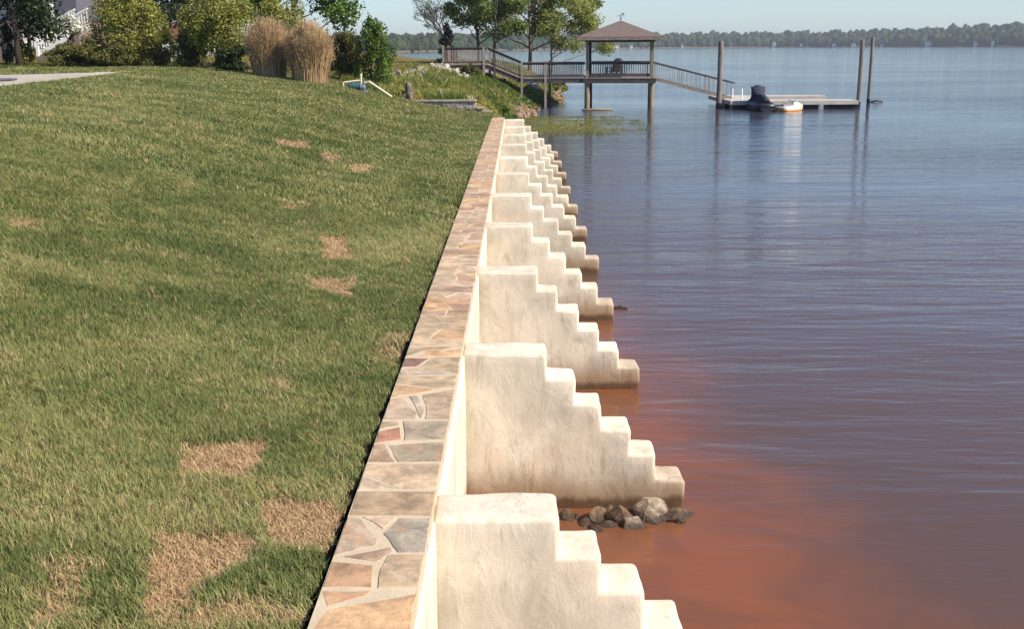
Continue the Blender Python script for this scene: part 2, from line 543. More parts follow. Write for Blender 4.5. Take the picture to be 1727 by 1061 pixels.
# body with a slightly wavy, hand-trowelled face
bm = bmesh.new()
ny = 240
prof = [(COP_L, -1.4), (COP_L, 1.245), (-0.43, 1.245), (WALL_X, 1.225), (WALL_X, 1.05), (WALL_X, .8), (WALL_X, .55), (WALL_X, .3), (WALL_X, .1), (WALL_X, -.3), (WALL_X, -1.4)]
rows = []
for j in range(ny + 1):
    y = WALL_Y0 + (WALL_Y1 - WALL_Y0) * j / ny
    r = []
    for (x, z) in prof:
        dx = mnoise.noise((x * 3, y * 1.7, z * 1.7)) * .008 if x > -.5 else 0
        r.append(bm.verts.new((x + dx, y, z)))
    rows.append(r)
for a, b in zip(rows[:-1], rows[1:]):
    for k in range(len(prof) - 1):
        bm.faces.new((a[k], a[k + 1], b[k + 1], b[k]))
bm.faces.new(rows[0]); bm.faces.new(rows[-1][::-1])
fix_normals(bm)
bm_obj('wall_body', bm, M['stucco'], wall, smooth=True)
bm = bmesh.new()
box(bm, COP_L + .006, COP_R - .004, WALL_Y0 + .01, WALL_Y1 - .01, 1.20, COP_Z - .0025)
bm_obj('mortar_bed', bm, M['mortar'], wall)

# stepped buttresses
RISE, TREAD = .2032, .212
def buttress_mesh(seed, y_back):
    th = .335
    r = random.Random(seed)
    xl = [WALL_X - .02, -.2, 0.0, .1986] + [.1986 + TREAD * k for k in range(1, 6)]
    zl = [-1.3, -.7, -.25, .05] + [1.255 - RISE * k for k in range(5, -1, -1)]
    yl = [y_back - th, y_back - th / 2, y_back]
    def solid(i, k):
        if not (0 <= i < len(xl) - 1 and 0 <= k < len(zl) - 1): return False
        col = max(0, i - 2)
        return zl[k + 1] <= 1.255 - RISE * col + 1e-6
    bm = bmesh.new()
    sx_ = r.uniform(.985, 1.012); th *= r.uniform(.95, 1.06); skew = r.uniform(-.018, .018)
    vd = {}
    jit = {}
    def vert(i, j, k):
        key = (i, j, k)
        if key not in vd:
            jx = jit.setdefault(('x', i), r.uniform(-.011, .011) if i > 2 else 0)
            jz = jit.setdefault(('z', k), r.uniform(-.009, .009) if k > 3 else 0)
            vd[key] = bm.verts.new((WALL_X + (xl[i] - WALL_X) * sx_ + jx, yl[j] + skew * (xl[i] - WALL_X), zl[k] + jz))
        return vd[key]
    for i in range(len(xl) - 1):
        for k in range(len(zl) - 1):
            if not solid(i, k): continue
            for j in (0, 2):
                bm.faces.new([vert(i, j, k), vert(i + 1, j, k), vert(i + 1, j, k + 1), vert(i, j, k + 1)])
            for j in (0, 1):
                if not solid(i + 1, k): bm.faces.new([vert(i + 1, j, k), vert(i + 1, j + 1, k), vert(i + 1, j + 1, k + 1), vert(i + 1, j, k + 1)])
                if not solid(i - 1, k): bm.faces.new([vert(i, j, k), vert(i, j + 1, k), vert(i, j + 1, k + 1), vert(i, j, k + 1)])
                if not solid(i, k + 1): bm.faces.new([vert(i, j, k + 1), vert(i + 1, j, k + 1), vert(i + 1, j + 1, k + 1), vert(i, j + 1, k + 1)])
                if not solid(i, k - 1): bm.faces.new([vert(i, j, k), vert(i + 1, j, k), vert(i + 1, j + 1, k), vert(i, j + 1, k)])
    fix_normals(bm)
    sharp = [e for e in bm.edges if len(e.link_faces) == 2 and e.calc_face_angle(0) > .6]
    bmesh.ops.bevel(bm, geom=sharp, offset=.027, segments=3, affect='EDGES', profile=.5)
    lng = [e for e in bm.edges if e.calc_length() > .09]
    bmesh.ops.subdivide_edges(bm, edges=lng, cuts=2, use_grid_fill=True)
    bmesh.ops.triangulate(bm, faces=[f for f in bm.faces if len(f.verts) > 4])
    for v in bm.verts:
        p = v.co * 1.0
        n = mnoise.noise_vector(p * 3.1 + Vector((seed * 3.7, 0, 0))) * .011 + mnoise.noise_vector(p * 11 + Vector((seed * 1.7, 5, 0))) * .004
        if v.co.x < WALL_X + .03: n.x = 0
        v.co += n
    return bm
for k in range(11):
    yb = 5.30 + 2.992 * k + random.uniform(-.03, .03)
    bm_obj('buttress', buttress_mesh(k + 1, yb), M['stucco'], wall, smooth=True)

# flagstone coping: the nearest stones follow the photograph, the rest run on in the same way
TAN, GREYT, ORANGE, RUST, LILAC, BLUE, RED, BROWN, PINK = ((.50, .37, .24), (.49, .365, .235), (.55, .355, .195), (.48, .295, .17), (.50, .375, .265), (.47, .375, .27),
                                                           (.44, .225, .145), (.40, .28, .19), (.52, .38, .27))
Z6 = lambda x, y: on_z(x / 2.117 + 560, y / 2.117 + 560, COP_Z)
near = [
 ([(-15, 990), (305, 937), (262, 1090), (-80, 1090)], ORANGE), ([(-10, 925), (145, 925), (120, 942), (-20, 982)], RUST),
 ([(0, 820), (148, 835), (142, 912), (-22, 912)], RUST), ([(200, 795), (333, 795), (308, 912), (163, 917), (168, 850)], GREYT),
 ([(40, 803), (212, 768), (220, 785), (162, 822)], BROWN), ([(58, 660), (100, 663), (165, 740), (160, 762), (5, 800)], LILAC),
 ([(105, 660), (235, 662), (183, 705)], PINK), ([(240, 665), (358, 665), (332, 787), (235, 790), (180, 720)], (.41, .345, .265)),
 ([(92, 570), (375, 570), (360, 657), (60, 655)], (.37, .265, .165)), ([(112, 515), (222, 556), (95, 562)], LILAC),
 ([(128, 470), (392, 470), (380, 561), (238, 561), (112, 508)], TAN), ([(153, 402), (188, 402), (225, 465), (130, 465)], BROWN),
 ([(198, 404), (410, 390), (394, 463), (233, 465)], (.40, .32, .22)), ([(193, 320), (238, 318), (243, 333), (178, 349)], TAN),
 ([(175, 354), (243, 339), (248, 385), (155, 397)], RED), ([(252, 319), (430, 318), (412, 383), (257, 388)], (.40, .32, .23)),
 ([(225, 240), (250, 235), (305, 290), (298, 313), (190, 313)], LILAC), ([(276, 229), (303, 227), (330, 280), (318, 308), (304, 285)], (.56, .46, .34)),
 ([(322, 224), (447, 205), (430, 312), (332, 312), (336, 280)], (.42, .315, .21)), ([(228, 187), (370, 205), (300, 221), (212, 233)], ORANGE),
 ([(248, 160), (455, 157), (448, 197), (380, 202), (232, 183)], TAN), ([(258, 131), (350, 130), (455, 152), (246, 156)], BLUE),
 ([(275, 94), (345, 95), (300, 123), (258, 126)], (.27, .155, .115)), ([(355, 92), (478, 90), (462, 147), (310, 125)], GREYT),
 ([(335, 66), (483, 60), (480, 86), (308, 88)], ORANGE), ([(288, 55), (485, 50), (400, 60), (325, 67), (280, 88)], TAN)]
stones = []
for poly, col in near:
    pp = []
    for (a, b) in poly:
        p = Z6(a, b)
        x = p.x
        if x < -.79: x = COP_L + .008
        if x > -.465: x = COP_R - .006
        pp.append((x, p.y))
    stones.append((pp, col))
y = max(p[1] for s, c in stones for p in s) + .012
pal = [TAN, TAN, GREYT, ORANGE, RUST, LILAC, BROWN, BROWN, PINK, (.45, .35, .23), (.47, .33, .21), TAN, (.42, .255, .165)]
L, R = COP_L + .006, COP_R - .005
J = .012
sk = 0.0
while y < WALL_Y1 - .05:
    h = random.uniform(.17, .34)
    if y > 20: h *= 1.15
    y1 = min(y + h, WALL_Y1 - .015)
    if WALL_Y1 - y1 < .14: y1 = WALL_Y1 - .015
    sk1 = random.uniform(-.035, .035) if y1 < WALL_Y1 - .1 else 0
    a, b, c_, d_ = (L, y + sk), (R, y - sk), (R, y1 - sk1 - J), (L, y1 + sk1 - J)
    lerp = lambda p, q, t: (p[0] + (q[0] - p[0]) * t, p[1] + (q[1] - p[1]) * t)
    typ = random.random()
    if typ < .30 or h < .19:
        stones.append(([a, b, c_, d_], random.choice(pal)))
    elif typ < .78:
        t0, t1 = random.uniform(.3, .7), random.uniform(.3, .7)
        jj = J / (R - L) * .5
        stones.append(([a, lerp(a, b, t0 - jj), lerp(d_, c_, t1 - jj), d_], random.choice(pal)))
        stones.append(([lerp(a, b, t0 + jj), b, c_, lerp(d_, c_, t1 + jj)], random.choice(pal)))
    else:
        t0, s0 = random.uniform(.4, .6), random.uniform(.45, .7)
        lm = lerp(a, d_, s0)
        jj = .02
        mid0 = lerp(a, b, t0)
        stones.append(([a, lerp(a, b, t0 - .03), lerp(lm, lerp(b, c_, s0), t0 - .02), lm], random.choice(pal)))
        stones.append(([lerp(lm, d_, .09), lerp(lerp(lm, lerp(b, c_, s0), t0 + .01), lerp(d_, c_, t0), .07), lerp(d_, c_, t0 + .08), d_], random.choice(pal)))
        stones.append(([lerp(a, b, t0 + .02), b, c_, lerp(d_, c_, t0 + .13), lerp(lm, lerp(b, c_, s0), t0 + .045)], random.choice(pal)))
    y = y1
    sk = sk1
stones = stones[:299]
for pp, col in stones:
    bm = bmesh.new()
    # roughen the outline
    pts = []
    n = len(pp)
    for i in range(n):
        p, q = Vector(pp[i]), Vector(pp[(i + 1) % n])
        pts.append(p)
        ln = (q - p).length
        if ln > .09:
            nn = Vector((-(q - p).y, (q - p).x)).normalized()
            for tt in ((.33, .67) if ln > .2 else (.5,)):
                m = p.lerp(q, tt) + nn * random.uniform(-.0045, .0045)
                m.x = min(max(m.x, COP_L + .004), COP_R - .003)
                pts.append(m)
    cx = sum(p.x for p in pts) / len(pts); cy = sum(p.y for p in pts) / len(pts)
    zt = COP_Z + random.uniform(-.0005, .002)
    tx, ty = random.uniform(-.008, .008), random.uniform(-.008, .008)
    rings = []
    for (ins, dz) in ((0, -.055), (0, -.008), (.007, 0)):
        ring = []
        for p in pts:
            v = Vector((p.x - cx, p.y - cy))
            s = 1 - ins / max(v.length, .03)
            x, yv = v.x * s, v.y * s
            ring.append(bm.verts.new((x, yv, dz + (x * tx + yv * ty if dz > -.03 else 0))))
        rings.append(ring)
    for r0, r1 in zip(rings[:-1], rings[1:]):
        for i in range(len(pts)):
            bm.faces.new((r0[i], r0[(i + 1) % len(pts)], r1[(i + 1) % len(pts)], r1[i]))
    bm.faces.new(rings[-1])
    fix_normals(bm)
    o = bm_obj('flagstone', bm, M['flag'], wall)
    o.location = (cx, cy, zt)
    v = random.uniform(.88, 1.1)
    o.color = (col[0] * v, col[1] * v, col[2] * v, 1)

# ------------------------------------------------------------------ grass: blades standing on the lawn
def tuft_mesh(name, n, rad, lmin, lmax, width, lean, seed, segs=2):
    r = np.random.default_rng(seed)
    V, Fc = [], []
    for i in range(n):
        a = r.random() * 2 * PI
        rr = rad * math.sqrt(r.random())
        bx, by = rr * math.cos(a), rr * math.sin(a)
        az = r.random() * 2 * PI
        L_ = r.uniform(lmin, lmax)
        ln = lean * r.uniform(.3, 1.3)
        dx, dy = math.cos(az), math.sin(az)
        px, py = -dy, dx
        w = width * r.uniform(.7, 1.3)
        b0 = len(V)
        for s in range(segs):
            t = s / segs
            h = L_ * t * (1 - .25 * ln * t)
            o = L_ * ln * t * t
            ww = w * (1 - .35 * t) / 2
            V.append((bx + dx * o - px * ww, by + dy * o - py * ww, h))
            V.append((bx + dx * o + px * ww, by + dy * o + py * ww, h))
        V.append((bx + dx * L_ * ln, by + dy * L_ * ln, L_ * (1 - .25 * ln)))
        for s in range(segs - 1):
            q = b0 + 2 * s
            Fc.append((q, q + 1, q + 3)); Fc.append((q, q + 3, q + 2))
        q = b0 + 2 * (segs - 1)
        Fc.append((q, q + 1, q + 2))
    return np_mesh(name, V, Fc)
def blade_mat(name, trans=.3):
    t = NT(name)
    at = t.new("ShaderNodeAttribute")
    at.attribute_type = 'INSTANCER'
    at.attribute_name = 'tint'
    g = t.new("ShaderNodeNewGeometry")
    val = t.remap(g.outputs["Random Per Island"], 0, 1, .72, 1.28)
    hs = t.new("ShaderNodeHueSaturation")
    t.link(at.outputs["Color"], hs.inputs["Color"]); t.link(val, hs.inputs["Value"])
    d = t.bsdf(hs.outputs[0], .6, None, .2)
    tr = t.new("ShaderNodeBsdfTranslucent")
    t.link(hs.outputs[0], tr.inputs[0])
    ms = t.new("ShaderNodeMixShader")
    ms.inputs[0].default_value = trans
    t.link(d, ms.inputs[1]); t.link(tr.outputs[0], ms.inputs[2])
    return t.done(ms.outputs[0])
M['blade'] = blade_mat('grass_blade')
def scatter(name, pts, tint, scale, protos, label, cat):
    """one stuff object: a cloud of points that carries instanced tufts"""
    n = len(pts)
    me = bpy.data.meshes.new(name)
    me.vertices.add(n)
    me.vertices.foreach_set("co", np.asarray(pts, np.float32).ravel())
    a = me.attributes.new('tint', 'FLOAT_COLOR', 'POINT')
    a.data.foreach_set('color', np.concatenate([tint, np.ones((n, 1))], 1).astype(np.float32).ravel())
    a = me.attributes.new('rot', 'FLOAT_VECTOR', 'POINT')
    rot = np.stack([rng.normal(0, .12, n), rng.normal(0, .12, n), rng.random(n) * 2 * PI], 1)
    a.data.foreach_set('vector', rot.astype(np.float32).ravel())
    a = me.attributes.new('scl', 'FLOAT_VECTOR', 'POINT')
    a.data.foreach_set('vector', np.asarray(scale, np.float32).ravel())
    a = me.attributes.new('pick', 'INT', 'POINT')
    a.data.foreach_set('value', rng.integers(0, len(protos), n).astype(np.int32))
    o = bpy.data.objects.new(name, me)
    C.objects.link(o)
    ng = bpy.data.node_groups.new(name + '_nodes', 'GeometryNodeTree')
    ng.interface.new_socket('Geometry', in_out='INPUT', socket_type='NodeSocketGeometry')
    ng.interface.new_socket('Geometry', in_out='OUTPUT', socket_type='NodeSocketGeometry')
    N, Lk = ng.nodes, ng.links
    gi, go = N.new('NodeGroupInput'), N.new('NodeGroupOutput')
    join = N.new('GeometryNodeGeometryToInstance')
    for po in reversed(protos):
        oi = N.new('GeometryNodeObjectInfo')
        oi.inputs['Object'].default_value = po
        Lk.new(oi.outputs['Geometry'], join.inputs[0])
    ip = N.new('GeometryNodeInstanceOnPoints')
    ip.inputs['Pick Instance'].default_value = True
    def attr(nm, typ):
        q = N.new('GeometryNodeInputNamedAttribute')
        q.data_type = typ
        q.inputs['Name'].default_value = nm
        return [s for s in q.outputs if s.enabled and s.name == 'Attribute'][0]
    Lk.new(gi.outputs[0], ip.inputs['Points'])
    Lk.new(join.outputs[0], ip.inputs['Instance'])
    Lk.new(attr('pick', 'INT'), ip.inputs['Instance Index'])
    e2r = N.new('FunctionNodeEulerToRotation')
    Lk.new(attr('rot', 'FLOAT_VECTOR'), e2r.inputs[0])
    Lk.new(e2r.outputs[0], ip.inputs['Rotation'])
    Lk.new(attr('scl', 'FLOAT_VECTOR'), ip.inputs['Scale'])
    Lk.new(ip.outputs[0], go.inputs[0])
    md = o.modifiers.new('tufts', 'NODES')
    md.node_group = ng
    return tag(o, label, cat, kind='stuff')
def proto(name, me, mat):
    me.materials.append(mat)
    return bpy.data.objects.new(name, me)
tufts = [proto('grass_tuft', tuft_mesh('grass_tuft', 17, .035, .030, .068, .0042, .75, 5 + k), M['blade']) for k in range(4)]
far_tufts = [proto('grass_tuft', tuft_mesh('grass_tuft', 14, .07, .035, .075, .009, .7, 25 + k), M['blade']) for k in range(3)]
weed_tufts = [proto('weed_tuft', tuft_mesh('weed_tuft', 16, .16, .12, .42, .03, .55, 35 + k), M['blade']) for k in range(3)]

patches = [  # dried-out sod pieces (photo outline, dryness)
 ([(308, 756), (455, 752), (432, 812), (298, 806)], 1.0), ([(442, 848), (572, 858), (552, 935), (436, 915)], .95),
 ([(255, 903), (428, 912), (424, 962), (345, 985), (340, 1042), (240, 1045)], 1.0), ([(78, 960), (150, 945), (140, 1050), (55, 1068)], .6),
 ([(235, 1040), (420, 1025), (500, 1040), (515, 1075), (230, 1075)], .55), ([(538, 402), (582, 402), (602, 444), (543, 441)], 1.0),
 ([(512, 476), (597, 470), (592, 508), (520, 488)], .8), ([(458, 236), (520, 240), (518, 254), (470, 250)], .85),
 ([(532, 256), (572, 264), (566, 278), (538, 272)], .85), ([(583, 277), (627, 279), (626, 296), (588, 291)], 1.0),
 ([(640, 570), (695, 560), (665, 625), (630, 615)], .5), ([(450, 640), (500, 636), (492, 662), (446, 660)], .45),
 ([(470, 340), (520, 344), (512, 358), (466, 354)], .45), ([(10, 368), (70, 372), (62, 392), (5, 388)], .4), ([(350, 780), (300, 830), (270, 870), (330, 860)], .15)]
world_patches = []
for poly, dry in patches:
    world_patches.append(([tuple(G(a, b)[:2]) for a, b in poly], dry))
def poly_mask(x, y, poly, soft):
    """1 inside, 0 outside, with a ragged soft edge"""
    inside = np.zeros(len(x), bool)
    dmin = np.full(len(x), 1e9)
    n = len(poly)
    for i in range(n):
        x0, y0 = poly[i]; x1, y1 = poly[(i + 1) % n]
        cond = ((y0 > y) != (y1 > y)) & (x < (x1 - x0) * (y - y0) / (y1 - y0 + 1e-12) + x0)
        inside ^= cond
        dx, dy = x1 - x0, y1 - y0
        t = np.clip(((x - x0) * dx + (y - y0) * dy) / (dx * dx + dy * dy + 1e-12), 0, 1)
        dmin = np.minimum(dmin, np.hypot(x - x0 - t * dx, y - y0 - t * dy))
    sd_ = np.where(inside, dmin, -dmin)
    return np.clip(sd_ / soft + .5, 0, 1)
def lerpc(a, b, t): return a * (1 - t[:, None]) + b * t[:, None]
def lawn_tint(x, y):
    n = len(x)
    ca, sa = math.cos(.10), math.sin(.10)
    u, v = x * ca + y * sa, -x * sa + y * ca
    row = np.floor(v / .42)
    off = (row * .37) % 1.0
    cell = np.floor(u / 1.25 + off)
    hsh = np.abs(np.sin(row * 12.9898 + cell * 78.233) * 43758.5453) % 1.0
    t = .36 * fbm(x * .45, y * .40, 3) + .44 * fbm(x * 2.0 + 40, y * 1.7, 3) + .26 * hsh + rng.normal(0, .10, n) - .02
    t = np.clip((t - .31) / .50, 0, 1)
    g0, g1, g2 = np.array([.128, .160, .050]), np.array([.228, .245, .088]), np.array([.345, .330, .138])
    col = lerpc(lerpc(np.tile(g0, (n, 1)), np.tile(g1, (n, 1)), np.clip(t * 2, 0, 1)), np.tile(g2, (n, 1)), np.clip(t * 2 - 1, 0, 1))
    dry = np.zeros(n)
    for poly, d in world_patches:
        jx = (vnoise(x * 9, y * 9) - .5) * .10; jy = (vnoise(x * 9 + 50, y * 9) - .5) * .10
        dry = np.maximum(dry, d * poly_mask(x + jx * .7, y + jy * .7, poly, .04))
    # straw blades scattered through the sod, more where it is dry
    pd = np.clip(dry * 1.0 + .035 + .09 * (t > .75), 0, 1)
    is_dry = rng.random(n) < pd
    s0, s1 = np.array([.40, .27, .145]), np.array([.60, .44, .26])
    straw = lerpc(np.tile(s0, (n, 1)), np.tile(s1, (n, 1)), np.clip(rng.random(n) * .7 + .3 * fbm(x * 6, y * 6), 0, 1))
    col = np.where(is_dry[:, None], straw, col)
    return col, dry
def band(y0, y1, dens, ps, sc):
    """tufts in the part of the lawn the camera can see between two distances"""
    x0 = max(LAWN_X0 - 0.2, -.60 * y1 - 1.2)
    n = int((LAWN_X1 - x0) * (y1 - y0) * dens)
    x = rng.uniform(x0, -.85, n); y = rng.uniform(y0, y1, n)
    k = (x > -.56 * y - 1.0) & (x < -.852 - .035 * vnoise(y * 3, y * 0) - .055 * vnoise(y * 14, y * 0 + 9) ** 2)
    x, y = x[k], y[k]
    k = poly_mask(x, y, PATH_POLY, .05) < .5
    x, y = x[k], y[k]
    z = ground_z(x, y)
    col, dry = lawn_tint(x, y)
    h = (1 - .5 * np.clip(dry, 0, 1)) * rng.uniform(.75, 1.3, len(x)) * (.8 + .5 * fbm(x * 1.7, y * 1.7, 2))
    w = sc * rng.uniform(.85, 1.2, len(x))
    return np.stack([x, y, z], 1), col, np.stack([w, w, h], 1)
def cat(bs): return [np.concatenate([b[i] for b in bs]) for i in range(3)]
g1 = cat([band(2.6, 6.5, 1900, tufts, 1.0), band(6.5, 10, 1300, tufts, 1.15), band(10, 14, 800, tufts, 1.4)])
scatter('grass', g1[0], g1[1], g1[2], tufts, 'patchy green and straw coloured sod lawn beside the seawall', 'grass')
g2 = cat([band(14, 20, 330, far_tufts, 1.2), band(20, 28, 220, far_tufts, 1.6), band(28, 37.88, 150, far_tufts, 2.0)])
scatter('grass', g2[0], g2[1], g2[2], far_tufts, 'far part of the sod lawn rising to the crest', 'grass')

# yard and field grass beyond the path and beyond the lawn
n = 26000
x = rng.uniform(-40, -4, n); y = rng.uniform(37.7, 95, n)
k = (x < shore_x(y) - 5.5) & (x > -.5 * y - 2)
x2 = rng.uniform(-34, -16.1, 9000); y2 = rng.uniform(22, 40, 9000)
k2 = poly_mask(x2, y2, PATH_POLY, .05) < .5
x = np.concatenate([x[k], x2[k2]]); y = np.concatenate([y[k], y2[k2]])
z = ground_z(x, y)
t = fbm(x * .3, y * .12, 3)
c0, c1 = np.array([.11, .125, .032]), np.array([.30, .22, .085])
tt = np.clip((t - .35) / .35 + np.where(y > 62, .55, -.1), 0, 1)
col = lerpc(np.tile(c0, (len(x), 1)), np.tile(c1, (len(x), 1)), tt) * rng.uniform(.8, 1.2, len(x))[:, None]
s = np.stack([rng.uniform(2.0, 3.2, len(x))] * 2 + [rng.uniform(.6, 1.3, len(x))], 1)
scatter('meadow_grass', np.stack([x, y, z], 1), col, s, far_tufts, 'dry yellow green meadow grass on the bank top', 'grass')

# weeds on the bank
n = 26000
y = rng.uniform(37.9, 84, n)
x = shore_x(y) - rng.uniform(.05, 8.5, n)
STONE_ZONES = {'pale': [(728, 106), (748, 104), (800, 128), (792, 136), (768, 130), (728, 114)], 'grey': [(664, 120), (712, 112), (726, 128), (700, 138), (664, 136)],
               'ramp': [(800, 108), (830, 112), (862, 132), (850, 138), (806, 126)], 'red': [(862, 182), (890, 176), (912, 188), (896, 199), (874, 200)], 'tip': [(930, 160), (944, 150), (956, 158), (946, 168), (934, 172)]}
rockz = np.zeros(n, bool)
for zn in STONE_ZONES.values():
    rockz |= poly_mask(x, y, [tuple(G(*q)[:2]) for q in zn], .05) > .5
k = (ground_z(x, y) > .10) & (ground_z(x, y) < 2.05 + .4 * vnoise(x, y)) & ~(rockz & (rng.random(n) < .93)) & ~((x > -1.2) & (y < 40))
x, y = x[k], y[k]
z = ground_z(x, y)
t = np.clip(fbm(x * .8, y * .5, 3) * 1.7 - .35 + rng.normal(0, .15, len(x)), 0, 1)
col = lerpc(np.tile([.075, .13, .022], (len(x), 1)), np.tile([.29, .27, .075], (len(x), 1)), t)
wh = rng.random(len(x)) < .02
col[wh] = (.55, .55, .45)
low = np.clip((z - .05) / .8, .35, 1)
s = np.stack([rng.uniform(.7, 1.3, len(x))] * 2 + [rng.uniform(.3, .8, len(x)) * low * (.5 + fbm(x * .9, y * .6, 2))], 1)
scatter('bank_weeds', np.stack([x, y, z], 1), col, s, weed_tufts, 'wild green weeds and flowers over the bank beyond the wall', 'weeds')

# yellow green weed floating in the shallows past the end of the wall
n = 9000
y = rng.uniform(45, 57.5, n)
x = shore_x(y) + rng.uniform(0, 1, n) ** 1.3 * (6.2 - .12 * np.abs(y - 50))
k = (fbm(x * .45, y * .8, 3) > .36 + .05 * np.clip(x - 2.5, 0, 4)) & (y < 56.5 + fbm(x, x * 0, 2))
k &= rng.random(n) < .42
x, y = x[k], y[k]
col = lerpc(np.tile([.13, .15, .03], (len(x), 1)), np.tile([.27, .24, .06], (len(x), 1)), rng.random(len(x)))
scatter('water_weed', np.stack([x, y, np.full(len(x), -.022)], 1), col, np.stack([rng.uniform(1.5, 3.0, len(x))] * 2 + [rng.uniform(.25, .9, len(x))], 1), far_tufts, 'yellow green water weed floating past the end of the wall', 'water weed')

# ------------------------------------------------------------------ foliage helpers
def leaf_cloud(blobs, n, size, seed, out=.7, hollow=.45):
    """leaf-sized folded quads through the volume of several uneven clumps"""
    r = np.random.default_rng(seed)
    vol = np.array([b[1][0] * b[1][1] * b[1][2] for b in blobs]) ** .8
    cnt = np.maximum(1, (n * vol / vol.sum()).astype(int))
    P0, Nn = [], []
    for (c, rad), m in zip(blobs, cnt):
        d = r.normal(size=(m, 3)); d /= np.linalg.norm(d, axis=1)[:, None]
        rr = (hollow + (1 - hollow) * r.random(m) ** .7)
        lump = .82 + .36 * vnoise(d[:, 0] * 2.3 + c[0] * 3, d[:, 2] * 2.3 + d[:, 1] * 1.7 + c[1])
        P0.append(np.array(c) + d * np.array(rad) * (rr * lump)[:, None])
        Nn.append(d)
    P0 = np.concatenate(P0); Nn = np.concatenate(Nn)
    m = len(P0)
    nv = Nn * out + np.array([0, 0, .35]) + r.normal(0, .55, (m, 3))
    nv /= np.linalg.norm(nv, axis=1)[:, None]
    a = np.cross(nv, r.normal(size=(m, 3))); a /= np.linalg.norm(a, axis=1)[:, None]
    b = np.cross(nv, a)
    s = size * r.uniform(.6, 1.35, m)[:, None]
    fold = nv * s * .18
    V = np.stack([P0 - a * s * .9, P0 + b * s * .45 + fold, P0 + a * s * .9, P0 - b * s * .45 + fold], 1).reshape(-1, 3)
    Fi = np.arange(m * 4).reshape(-1, 4)
    return V, Fi
def crown_obj(name, blobs, n, size, mat, parent, seed, **kw):
    V, Fi = leaf_cloud(blobs, n, size, seed, **kw)
    return link_mesh(name, np_mesh(name, V, Fi), mat, parent)
def limb(bm, p0, p1, r0, r1, wob, r, n=7, segs=5):
    pts, rads = [], []
    p0, p1 = Vector(p0), Vector(p1)
    L_ = (p1 - p0).length
    for i in range(segs + 1):
        t = i / segs
        w = math.sin(PI * t) * wob * L_
        pts.append(p0.lerp(p1, t) + Vector((r.uniform(-1, 1), r.uniform(-1, 1), r.uniform(-.5, .5))) * w)
        rads.append(r0 + (r1 - r0) * t)
    tube(bm, pts, rads, n)
    return pts
def tree(name, label, base, height, trunk_r, spread, leaf_mat, bark, seed, n_leaf=6000, leaf=.12, crown_from=.35, limbs=9, lean=(0, 0), group=None, blob=.9, cat='tree', crown_shift=(0, 0)):
    r = random.Random(seed)
    t = thing(name, label, cat, base, 0, group)
    bm = bmesh.new()
    top = Vector((lean[0], lean[1], height * .8))
    pts = limb(bm, (0, 0, -.2), top, trunk_r, trunk_r * .25, .014, r, 9, 8)
    blobs = []
    for i in range(limbs):
        f = crown_from * .8 + (1 - crown_from) * .75 * i / max(1, limbs - 1)
        o = Vector((0, 0, -.2)).lerp(top, f)
        az = i * 2.4 + r.uniform(-.5, .5)
        ln = spread * r.uniform(.7, 1.05) * (1.1 - .55 * f)
        e = o + Vector((math.cos(az) * ln + crown_shift[0], math.sin(az) * ln + crown_shift[1], height * r.uniform(.10, .2)))
        lp = limb(bm, o, e, trunk_r * .42 * (1.1 - f * .6), trunk_r * .08, .06, r, 6, 4)
        for q in range(2):
            a2 = az + r.uniform(-1.1, 1.1)
            m = lp[3]
            e2 = m + Vector((math.cos(a2), math.sin(a2), r.uniform(.1, .8))) * ln * .5
            limb(bm, m, e2, trunk_r * .16, trunk_r * .05, .06, r, 5, 3)
            s2 = blob * r.uniform(.55, .9)
            blobs.append((tuple(e2), (s2, s2, s2 * .75)))
        s = blob * r.uniform(.8, 1.25)
        blobs.append((tuple(e), (s, s, s * .75)))
    blobs.append((tuple(top + Vector((0, 0, height * .1))), (blob * 1.1, blob * 1.1, blob)))
    bm_obj('trunk', bm, bark, t, smooth=True)
    crown_obj('crown', blobs, n_leaf, leaf, leaf_mat, t, seed + 100, hollow=.2)
    return t
def shrub(name, label, base, w, d, h, mat, seed, n_leaf=5000, leaf=.09, n_blob=12, stems=7, cat='shrub', group=None, bark=None):
    r = random.Random(seed)
    t = thing(name, label, cat, base, 0, group)
    bm = bmesh.new()
    blobs = []
    for i in range(n_blob):
        a = r.uniform(0, 2 * PI); q = math.sqrt(r.random())
        zz = r.uniform(.18, .86)
        tap = 1.0 - .45 * max(0, zz - .45) / .5
        c = (math.cos(a) * q * w * .36 * tap, math.sin(a) * q * d * .36 * tap, h * zz)
        s = r.uniform(.16, .28)
        blobs.append((c, (w * s, d * s, h * s * .85)))
    for i in range(int(n_blob * 1.6)):
        a = r.uniform(0, 2 * PI); zz = r.uniform(.3, 1.0)
        tap = math.sqrt(max(.05, 1 - (max(0, zz - .4) / .62) ** 2))
        q = r.uniform(.85, 1.12)
        s = r.uniform(.05, .11)
        blobs.append(((math.cos(a) * q * w * .46 * tap, math.sin(a) * q * d * .46 * tap, h * zz), (w * s, d * s, h * s * 1.7)))
    for i in range(stems):
        c = blobs[i % len(blobs)][0]
        limb(bm, (r.uniform(-.15, .15) * w, r.uniform(-.15, .15) * d, -.1), c, .03, .012, .06, r, 5, 4)
    bm_obj('stem', bm, bark or M['bark'], t, smooth=True)
    crown_obj('foliage', blobs, n_leaf, leaf, mat, t, seed + 50, hollow=.3)
    return t
M['leaf_green'] = leafmat('fresh_green_leaf', [(0, (.05, .10, .015)), (.5, (.10, .18, .028)), (1, (.19, .26, .05))])
M['leaf_yellow'] = leafmat('yellow_green_leaf', [(0, (.14, .165, .03)), (.5, (.27, .275, .055)), (1, (.42, .40, .12))])
M['leaf_olive'] = leafmat('olive_leaf', [(0, (.06, .07, .02)), (.5, (.13, .135, .036)), (1, (.23, .21, .07))])
